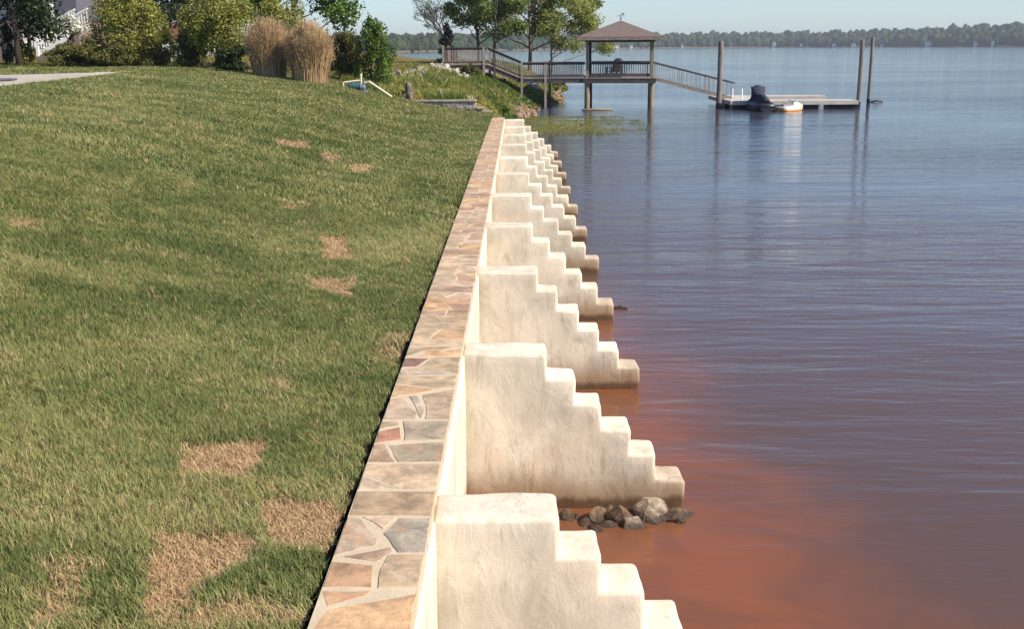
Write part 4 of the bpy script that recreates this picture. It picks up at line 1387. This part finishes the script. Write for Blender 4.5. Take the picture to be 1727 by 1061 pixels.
# small grey block retaining wall that steps down to the end of the seawall
RD = 37.9
rw = thing('retaining_wall', 'low grey block retaining wall stepping down to the end of the seawall', 'retaining wall', (0, RD, 0))
M['block'] = pmat('grey_concrete_block', (.30, .265, .25), (.42, .375, .355), 4, .95, .6, .01, 40)
M['cap_block'] = pmat('brown_cap_block', (.30, .24, .185), (.46, .39, .31), 4, .95, .6, .01, 40)
xa, xb, xc, xd = P(700, 170, RD).x, P(803, 170, RD).x, P(815, 170, RD).x, P(828, 170, RD).x
row_h, bw = .125, .30
ztop = P(760, 171, RD).z
rr_ = random.Random(4)
for row in range(6):
    z1_ = ztop - row * row_h
    xe = xb if row < 2 else (xc if row < 3 else xd)
    x = xa - (.15 if row % 2 else 0)
    while x < xe - .03:
        x2_ = min(x + bw, xe)
        if x2_ - x > .05:
            bm = bmesh.new(); j = rr_.uniform(-.012, .012)
            box(bm, x + .006, x2_ - .006, j, .22, z1_ - row_h + .006, z1_)
            bmesh.ops.bevel(bm, geom=bm.edges[:], offset=.01, segments=1, affect='EDGES')
            bm_obj('block', bm, M['block'], rw)
        x = x2_
for (x0_, x1_, zt_) in ((xa, xb, ztop), (xb + .012, xc, ztop - 2 * row_h), (xc + .012, xd, ztop - 3 * row_h)):
    n_ = max(1, round((x1_ - x0_) / .4))
    for k in range(n_):
        bm = bmesh.new(); box(bm, x0_ + (x1_ - x0_) * k / n_ + .005, x0_ + (x1_ - x0_) * (k + 1) / n_ + .02, -.05, .26, zt_ + .003, zt_ + .065)
        bmesh.ops.bevel(bm, geom=bm.edges[:], offset=.008, segments=1, affect='EDGES'); bm_obj('cap_stone', bm, M['cap_block'], rw)

# irrigation pump with plastic pipes
pp = P(603, 140, 36.2)
pz = gz(pp.x, 36.2)
pump = thing('water_pump', 'blue green water pump with cream plastic pipes at the lawn edge', 'pump', (pp.x, 36.2, pz))
M['pump_paint'] = pmat('blue_green_paint', (.03, .085, .10), (.06, .13, .15), 5, .4, .1, .004, 30)
M['pump_blue'] = pmat('grey_blue_paint', (.12, .17, .27), (.2, .25, .36), 5, .4, .1, .004, 30)
bm = bmesh.new(); tube(bm, [(-.30, 0, .17), (-.26, 0, .17), (.02, 0, .17), (.05, 0, .17)], [.07, .12, .12, .08], 14); bm_obj('motor', bm, M['pump_paint'], pump, smooth=False)
bm = bmesh.new(); tube(bm, [(.06, 0, .15), (.09, 0, .15), (.22, 0, .15), (.25, 0, .15)], [.08, .13, .13, .09], 14); bm_obj('pump_head', bm, M['pump_blue'], pump)
bm = bmesh.new(); box(bm, -.34, .32, -.16, .16, -.02, .04); bm_obj('base_slab', bm, M['grey_rock'], pump)
bm = bmesh.new(); tube(bm, [(-.46, -.04, -.05), (-.46, -.04, .26), (-.45, -.04, .29), (-.42, -.04, .30), (.10, .0, .36)], [.028] * 5, 9); bm_obj('suction_pipe', bm, M['pvc'], pump)
bm = bmesh.new(); tube(bm, [(.12, 0, .24), (.12, 0, .56)], [.03, .03], 9); tube(bm, [(.12, 0, .5), (.12, 0, .57)], [.04, .04], 9); bm_obj('riser_pipe', bm, M['pvc'], pump)
e0 = P(622, 137, 36.1) - Vector((pp.x, 36.2, pz)); e1 = P(661, 164, 36.0) - Vector((pp.x, 36.2, pz))
bm = bmesh.new(); tube(bm, [(.2, 0, .17), (e0.x - .12, e0.y, e0.z - .03), (e0.x, e0.y, e0.z), (e1.x, e1.y, e1.z + .02)], [.035] * 4, 9); bm_obj('outlet_pipe', bm, M['pvc'], pump)

# ------------------------------------------------------------------ ornamental grasses
def orn_grass(label, px, py, D, hgt, wid, seed):
    b = P(px, py, D); b.z = gz(b.x, D) - .02
    t = thing('ornamental_grass', label, 'ornamental grass', b, 0, 'dry ornamental grasses at the lawn crest')
    r = np.random.default_rng(seed)
    n = 4200
    az = r.random(n) * 2 * PI
    q = np.sqrt(r.random(n))
    bx, by = .40 * wid * q * np.cos(az), .40 * wid * q * np.sin(az)
    az2 = az + r.normal(0, .6, n)
    L_ = hgt * (.5 + .5 * r.random(n) ** .6) * (1 - .30 * q ** 2)
    ln = (.03 + .26 * q * r.random(n) + .06 * r.normal(size=n)) * wid
    V = []; Fc = []
    dx, dy = np.cos(az2), np.sin(az2)
    wv = r.uniform(.006, .012, n)
    rows_ = []
    for t_, wf in ((0, 1), (.35, 1), (.7, .9), (1, .25)):
        o = ln * t_ ** 2.2 * 1.0
        h = L_ * (t_ - .06 * t_ ** 3)
        cx, cy = bx + dx * o, by + dy * o
        rows_.append(np.stack([np.stack([cx - dy * wv * wf, cy + dx * wv * wf, h], 1), np.stack([cx + dy * wv * wf, cy - dx * wv * wf, h], 1)], 1))
    Vn = np.stack(rows_, 1).reshape(-1, 3)
    base = np.arange(n)[:, None] * 8
    Fn = np.concatenate([base + np.array([[2 * k, 2 * k + 1, 2 * k + 3, 2 * k + 2]]) for k in range(3)], 0)
    link_mesh('blades', np_mesh('blades', Vn, Fn), M['straw'], t)
    # feathery seed heads
    m = 2600
    k = r.integers(0, n, m)
    f = r.uniform(.62, 1.0, m)
    tip = np.stack([bx[k] + dx[k] * ln[k] * f ** 2.2, by[k] + dy[k] * ln[k] * f ** 2.2, L_[k] * (f - .06 * f ** 3)], 1)
    P0 = np.repeat(tip, 5, 0) + r.normal(0, .03, (m * 5, 3)) * np.array([1, 1, 2.4])
    a = r.normal(size=(m * 5, 3)) * np.array([.35, .35, 1]); a /= np.linalg.norm(a, axis=1)[:, None]
    bb = np.cross(a, r.normal(size=(m * 5, 3))); bb /= np.linalg.norm(bb, axis=1)[:, None]
    Vp = np.stack([P0 - a * .05, P0 + bb * .007, P0 + a * .05, P0 - bb * .007], 1).reshape(-1, 3)
    link_mesh('seed_heads', np_mesh('seed_heads', Vp, np.arange(m * 20).reshape(-1, 4)), M['plume'], t)
M['straw'] = leafmat('straw_blade', [(0, (.28, .18, .09)), (.5, (.48, .33, .175)), (1, (.64, .47, .27))], .3)
M['plume'] = leafmat('straw_plume', [(0, (.50, .35, .21)), (1, (.70, .54, .35))], .4)
orn_grass('left one of two tan dried ornamental grass clumps on the lawn crest', 455, 134, 36.8, 2.2, 1.35, 3)
orn_grass('right one of two tan dried ornamental grass clumps, darker at its foot', 524, 139, 36.0, 2.2, 1.4, 4)

# ------------------------------------------------------------------ shrubs and trees behind the lawn
def SB(px, D, dz=-.05):
    p = P(px, 100, D); return (p.x, D, gz(p.x, D) + dz)
sc = lambda D: D / 1848.0
shrub('leafy_shrub', 'upright fresh green shrub left of the stones on the bank', SB(632, 40), 1.35, 1.25, 2.3, M['leaf_green'], 21, 8500, .055, 16)
shrub('spreading_shrub', 'olive shrub right behind the dried grass clumps', SB(580, 41), 1.5, 1.3, 1.75, M['leaf_olive'], 22, 7000, .055, 13)
shrub('golden_shrub', 'tall yellow green shrub just left of the dried grass clumps', SB(374, 40.5), 2.7, 2.3, 2.9, M['leaf_yellow'], 23, 15000, .055, 24)
shrub('golden_shrub', 'yellow green shrub top showing above and behind the dried grass clumps', SB(482, 42.5), 2.2, 2.0, 2.8, M['leaf_yellow'], 24, 11000, .055, 18)
shrub('dark_shrub', 'low dark green shrub under the tall yellow green one', SB(392, 38.8), 1.3, 1.0, .95, M['leaf_dark'], 25, 4200, .05, 10)
shrub('golden_shrub', 'wide yellow olive shrub around a thin pale trunk by the path', SB(222, 41.5), 2.9, 2.3, 2.75, M['leaf_yellow'], 26, 15000, .06, 24)
shrub('spreading_shrub', 'low brownish olive shrub below the white stairs', SB(126, 41), 2.1, 1.6, .8, M['leaf_olive'], 27, 7500, .055, 14)
shrub('spreading_shrub', 'olive green shrub at the foot of the thin pale trunk', SB(176, 40.2), 2.2, 1.6, 1.15, M['leaf_olive'], 28, 7500, .055, 14)
shrub('leafy_shrub', 'small bright yellow green shrub between the dark trunk and the white stairs', SB(46, 46), .7, .7, 1.0, M['leaf_yellow'], 29, 1800, .07, 7)
shrub('spreading_shrub', 'small olive shrub at the right end of the path hedge', SB(322, 40.5), 1.1, 1.0, 1.2, M['leaf_olive'], 30, 2600, .07, 8)
shrub('flowering_bush', 'bush covered in white blossom beside the top of the white stairs', SB(122, 47.5, 1.0), 1.5, 1.0, 1.0, M['petal'], 31, 1300, .08, 8)
shrub('flowering_bush', 'dark bush with red and white flowers left of the dark trunk', SB(16, 45), .5, .5, 1.6, M['leaf_dark'], 32, 1200, .07, 6)
p_ = SB(14, 44.7)
tr_ = tree('yard_tree', 'thin pale trunk tree rising out of the yellow olive shrub', SB(198, 42.3), 7.5, .085, 1.7, M['leaf_olive'], M['pale_bark'], 41, 5200, .10, .42, 8, blob=.8)
tree('yard_tree', 'dark trunked tree at the left edge beside the path', SB(32, 41.5), 7.2, .13, 2.5, M['leaf_dark'], M['dark_bark'], 42, 11000, .10, .70, 11, blob=.85)
tree('yard_tree', 'big dark leafed tree behind the white stairs', SB(205, 63), 9, .2, 4.0, M['leaf_dark'], M['bark'], 43, 20000, .13, .2, 16, blob=1.45)
tree('yard_tree', 'dark tree at the far left corner behind the dark trunk', SB(-20, 46), 6.5, .2, 2.3, M['leaf_dark'], M['bark'], 44, 12000, .11, .14, 13, blob=1.1)
tree('yard_tree', 'green tree whose low branch hangs over the dried grass clumps', SB(500, 47), 6.2, .13, 2.6, M['leaf_green'], M['bark'], 45, 9000, .10, .40, 11, blob=.8)
tree('yard_tree', 'dark tree with thin branches hanging over the gap beside the yellow shrub', SB(330, 50), 5.8, .09, 2.0, M['leaf_dark'], M['bark'], 46, 3200, .09, .5, 9, blob=.55, crown_shift=(-.7, 0))

shrub('spreading_shrub', 'loose yellow olive shrub filling the right side of the path hedge', SB(266, 42), 1.6, 1.4, 1.7, M['leaf_olive'], 33, 5200, .055, 12)
shrub('golden_shrub', 'yellow green shrub at the back between the path hedge and the dried grass', SB(338, 43.5), 1.8, 1.5, 2.2, M['leaf_yellow'], 34, 7000, .055, 13)
# trees around the walkway landing
def TB(px, D): 
    p = P(px, 100, D); return (p.x, D, gz(p.x, D) - .05)
tree('shore_tree', 'slim tree with a light green open crown right behind the walkway ramp', TB(893, 78), 8.6, .15, 3.7, M['leaf_tree'], M['bark'], 51, 14000, .11, .32, 17, blob=.95, crown_shift=(.6, 0))
tree('shore_tree', 'light green tree spreading towards the gazebo roof', TB(930, 80), 8.4, .10, 2.6, M['leaf_tree'], M['pale_bark'], 52, 10500, .11, .32, 15, blob=.8, crown_shift=(1.3, 0))
tree('shore_tree', 'twin stemmed deep green tree behind the walkway landing', TB(806, 76), 8.2, .12, 2.4, M['leaf_deep'], M['bark'], 53, 11500, .11, .27, 13, blob=.9)
tree('shore_tree', 'forked deep green tree just right of the twin stemmed one', TB(832, 74), 8.0, .11, 2.2, M['leaf_deep'], M['bark'], 54, 9500, .11, .30, 12, blob=.85, lean=(.4, 0))
# bare grey tree
def bare_tree(label, base, h, seed):
    r = random.Random(seed)
    t = thing('bare_tree', label, 'tree', base)
    bm = bmesh.new()
    tips = []
    def grow(p, d, L_, rad, lvl):
        q = p + d * L_
        tube(bm, [p, p.lerp(q, .5) + Vector((r.uniform(-1, 1), r.uniform(-1, 1), 0)) * L_ * .05, q], [rad, rad * .85, rad * .65], 5, cap=(lvl == 0))
        if lvl >= 5:
            tips.append(q); return
        for k in range(3 if lvl > 0 else 4):
            nd = (d + Vector((r.uniform(-1, 1), r.uniform(-1, 1), r.uniform(-.35, .6))) * .85).normalized()
            grow(q if k < 2 else p.lerp(q, .6), nd, L_ * r.uniform(.6, .82), max(rad * .6, .012), lvl + 1)
    grow(Vector((0, 0, -.1)), Vector((0, 0, 1)), h * .27, .11, 0)
    bm_obj('trunk', bm, M['bare_twig'], t)
    V, Fi = leaf_cloud([(tuple(q), (.3, .3, .25)) for q in tips[::6]], 1300, .06, seed, hollow=.1)
    link_mesh('buds', np_mesh('buds', V, Fi), M['leaf_olive'], t)
bare_tree('bare grey tree with fine twigs behind the dark cedar', TB(752, 80), 6.2, 8)
def cedar(label, base, h, w, seed):
    t = thing('cedar_tree', label, 'tree', base)
    bm = bmesh.new(); tube(bm, [(0, 0, -.2), (0, 0, h * .9)], [.1, .02], 7); bm_obj('trunk', bm, M['bark'], t)
    r = random.Random(seed)
    blobs = []
    for i in range(26):
        f = r.uniform(.04, .97)
        rad = w * .5 * (1 - f) ** .6
        a_ = r.uniform(0, 6.28)
        blobs.append(((math.cos(a_) * rad * .6, math.sin(a_) * rad * .6, h * f), (rad * .55 + .1, rad * .55 + .1, h * .09)))
    crown_obj('crown', blobs, 7000, .07, M['leaf_cedar'], t, seed, hollow=.1)
cedar('dark narrow cedar at the bank end of the walkway', TB(754, 72), 2.6, 1.35, 5)
shrub('leafy_shrub', 'green shrub on the bank below the walkway landing', SB(792, 62), 1.1, 1.0, .8, M['leaf_olive'], 61, 2200, .08, 8)
shrub('leafy_shrub', 'bright green bush at the water edge just past the wall end', (P(858, 196, 46).x, 46, gz(P(858, 196, 46).x, 46) - .1), 1.4, 1.2, .75, M['leaf_green'], 62, 3200, .06, 9)
shrub('leafy_shrub', 'yellow green bush on the tip of land behind the walkway post', (P(938, 150, 76).x, 76, gz(P(938, 150, 76).x, 76) - .1), 1.5, 1.4, .9, M['leaf_yellow'], 63, 2600, .08, 8)
shrub('spreading_shrub', 'weedy green bush above the retaining wall corner', (P(832, 178, 44).x, 44, gz(P(832, 178, 44).x, 44) - .1), 1.3, 1.0, .6, M['leaf_green'], 64, 2600, .06, 8)

# ------------------------------------------------------------------ house with white stairs at the left edge
HD = 56.0
hp = P(60, 70, HD)
hz = gz(hp.x, HD)
house = thing('house', 'taupe house with grey upper siding and a white outside staircase at the left edge', 'house', (hp.x, HD, hz))
M['taupe'] = pmat('taupe_siding', (.20, .135, .125), (.25, .175, .16), 3, .85, .2, .01, 12, (1, 1, 8))
M['grey_siding'] = pmat('blue_grey_siding', (.10, .10, .13), (.15, .15, .19), 3, .85, .2, .01, 12, (1, 1, 8))
bm = bmesh.new(); box(bm, -5, 2.2, 0, 8, -.3, 1.95); bm_obj('wall', bm, M['taupe'], house)
bm = bmesh.new()
for k in range(18): box(bm, -5, 2.2, -.02 + .004 * (k % 2), 8, 1.953 + k * .16, 1.953 + k * .16 + .155)
bm_obj('upper_wall', bm, M['grey_siding'], house)
bm = bmesh.new()
v = [bm.verts.new(p) for p in ((-5.5, -.6, 4.85), (2.7, -.6, 4.85), (2.7, 8.6, 4.85), (-5.5, 8.6, 4.85), (-5.5, 4, 7.2), (2.7, 4, 7.2))]
for f in ((0, 1, 5, 4), (2, 3, 4, 5), (1, 2, 5), (3, 0, 4), (0, 3, 2, 1)): bm.faces.new([v[i] for i in f])
bm_obj('roof', bm, M['shingle'], house)
for wx in (-1.2, .2):
    bm = bmesh.new(); box(bm, wx - .45, wx + .45, -.06, -.025, 2.6, 4.0); f_ = bm_obj('window', bm, M['white_paint'], house)
    bm = bmesh.new(); box(bm, wx - .37, wx + .37, -.075, -.063, 2.68, 3.92); bm_obj('pane', bm, M['window_glass'], f_)
# staircase
stairs = bpy.data.objects.new('staircase', None); C.objects.link(stairs); stairs.parent = house
n_st = 9
b0 = P(64, 87, HD - 2.2) - Vector((hp.x, HD, hz)); b1 = P(150, 41, HD - 2.2) - Vector((hp.x, HD, hz))
wv_ = Vector((-.95, .9, 0))
up = Vector((0, 0, 1))
for k in range(n_st):
    p = b0.lerp(b1, (k + .5) / n_st)
    bm = bmesh.new(); bar(bm, p + wv_ * .03, p + wv_ * .97, .27, .035); bm_obj('step', bm, M['white_paint'], stairs)
for w_ in (0.0, 1.0):
    a, b = b0 + wv_ * w_, b1 + wv_ * w_
    bm = bmesh.new(); bar(bm, a - up * .08, b - up * .08, .05, .2); bm_obj('stringer', bm, M['white_paint'], stairs)
    bm = bmesh.new(); bar(bm, a + up * .74, b + up * .74, .09, .08); bm_obj('handrail', bm, M['white_paint'], stairs)
    bm = bmesh.new()
    for k in range(20):
        p = a.lerp(b, (k + .5) / 20); bar(bm, p, p + up * .73, .04)
    bm_obj('balusters', bm, M['white_paint'], stairs, kind='stuff')
    bm = bmesh.new(); bar(bm, a - up * .2, a + up * .9, .13); bm_obj('newel_post', bm, M['white_paint'], stairs)
pxp = P(89, 30, HD - 1.2).x - hp.x
bm = bmesh.new(); bar(bm, (pxp, -1.2, 0), (pxp, -1.2, 4.8), .13); bm_obj('porch_post', bm, M['white_paint'], house)
# neighbour's house far behind the gap in the shrubs
nd = 92.0
np_ = P(300, 60, nd)
nh = thing('house', 'far white house with red brown roof seen through the gap in the shrubs', 'house', (np_.x, nd, gz(np_.x, nd)))
bm = bmesh.new(); box(bm, -2.6, 2.4, 0, 5, -.3, 1.35); bm_obj('wall', bm, M['white_paint'], nh)
bm = bmesh.new()
v = [bm.verts.new(p) for p in ((-3, -.4, 1.35), (2.8, -.4, 1.35), (2.8, 5.4, 1.35), (-3, 5.4, 1.35), (-.9, 2.5, 2.75), (.9, 2.5, 2.75))]
for f in ((0, 1, 5, 4), (1, 2, 5), (2, 3, 4, 5), (3, 0, 4), (0, 3, 2, 1)): bm.faces.new([v[i] for i in f])
M['red_roof'] = pmat('red_brown_roof', (.14, .05, .045), (.2, .075, .065), 4, .9, .4, .02, 14)
bm_obj('roof', bm, M['red_roof'], nh)
for wx in (-1.4, 1.0):
    bm = bmesh.new(); box(bm, wx - .5, wx + .5, -.05, .02, .3, 1.1); bm_obj('window', bm, M['window_glass'], nh)
# white garden chair in the gap
cp = SB(288, 52, 0)
gc = thing('garden_chair', 'white garden chair on the grass in the gap between the shrubs', 'chair', cp, 1.2)
bm = bmesh.new(); box(bm, -.24, .24, -.24, .24, .40, .44); bm_obj('seat', bm, M['white_paint'], gc)
bm = bmesh.new(); box(bm, -.24, .24, .21, .25, .45, .92); bm_obj('backrest', bm, M['white_paint'], gc)
for sx in (-1, 1):
    bm = bmesh.new(); box(bm, sx * .26 - .03, sx * .26 + .03, -.24, .25, .62, .65); bm_obj('armrest', bm, M['white_paint'], gc)
    for yy in (-.22, .22):
        bm = bmesh.new(); bar(bm, (sx * .22, yy, -.03), (sx * .22, yy, .40), .04); bm_obj('leg', bm, M['white_paint'], gc)
# flat dark blue grey shape where the path leaves the frame
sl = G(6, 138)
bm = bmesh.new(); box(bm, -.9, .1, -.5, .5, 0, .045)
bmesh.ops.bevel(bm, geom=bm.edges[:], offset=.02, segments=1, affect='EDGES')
o = bm_obj('flat_dark_shape', bm, pmat('dark_blue_grey', (.07, .075, .10), (.12, .125, .16), 4, .8, .4, .01, 20)); o.location = (sl.x, sl.y, sl.z + .03)
tag(o, 'flat dark blue grey shape on the pale path at the left edge', 'slab')

# ------------------------------------------------------------------ haze over the lake
bm = bmesh.new()
box(bm, -3480, 3480, -55, 4150, -3.2, 60)
hz_t = NT('lake_haze')
pv = hz_t.new("ShaderNodeVolumePrincipled")
pv.inputs["Color"].default_value = (.80, .88, 1.0, 1)
pv.inputs["Density"].default_value = .00019
pv.inputs["Anisotropy"].default_value = .2
hz_t.link(pv.outputs[0], hz_t.out.inputs["Volume"])
tag(bm_obj('haze', bm, hz_t.m), 'thin blue haze over the lake', 'haze', kind='stuff')
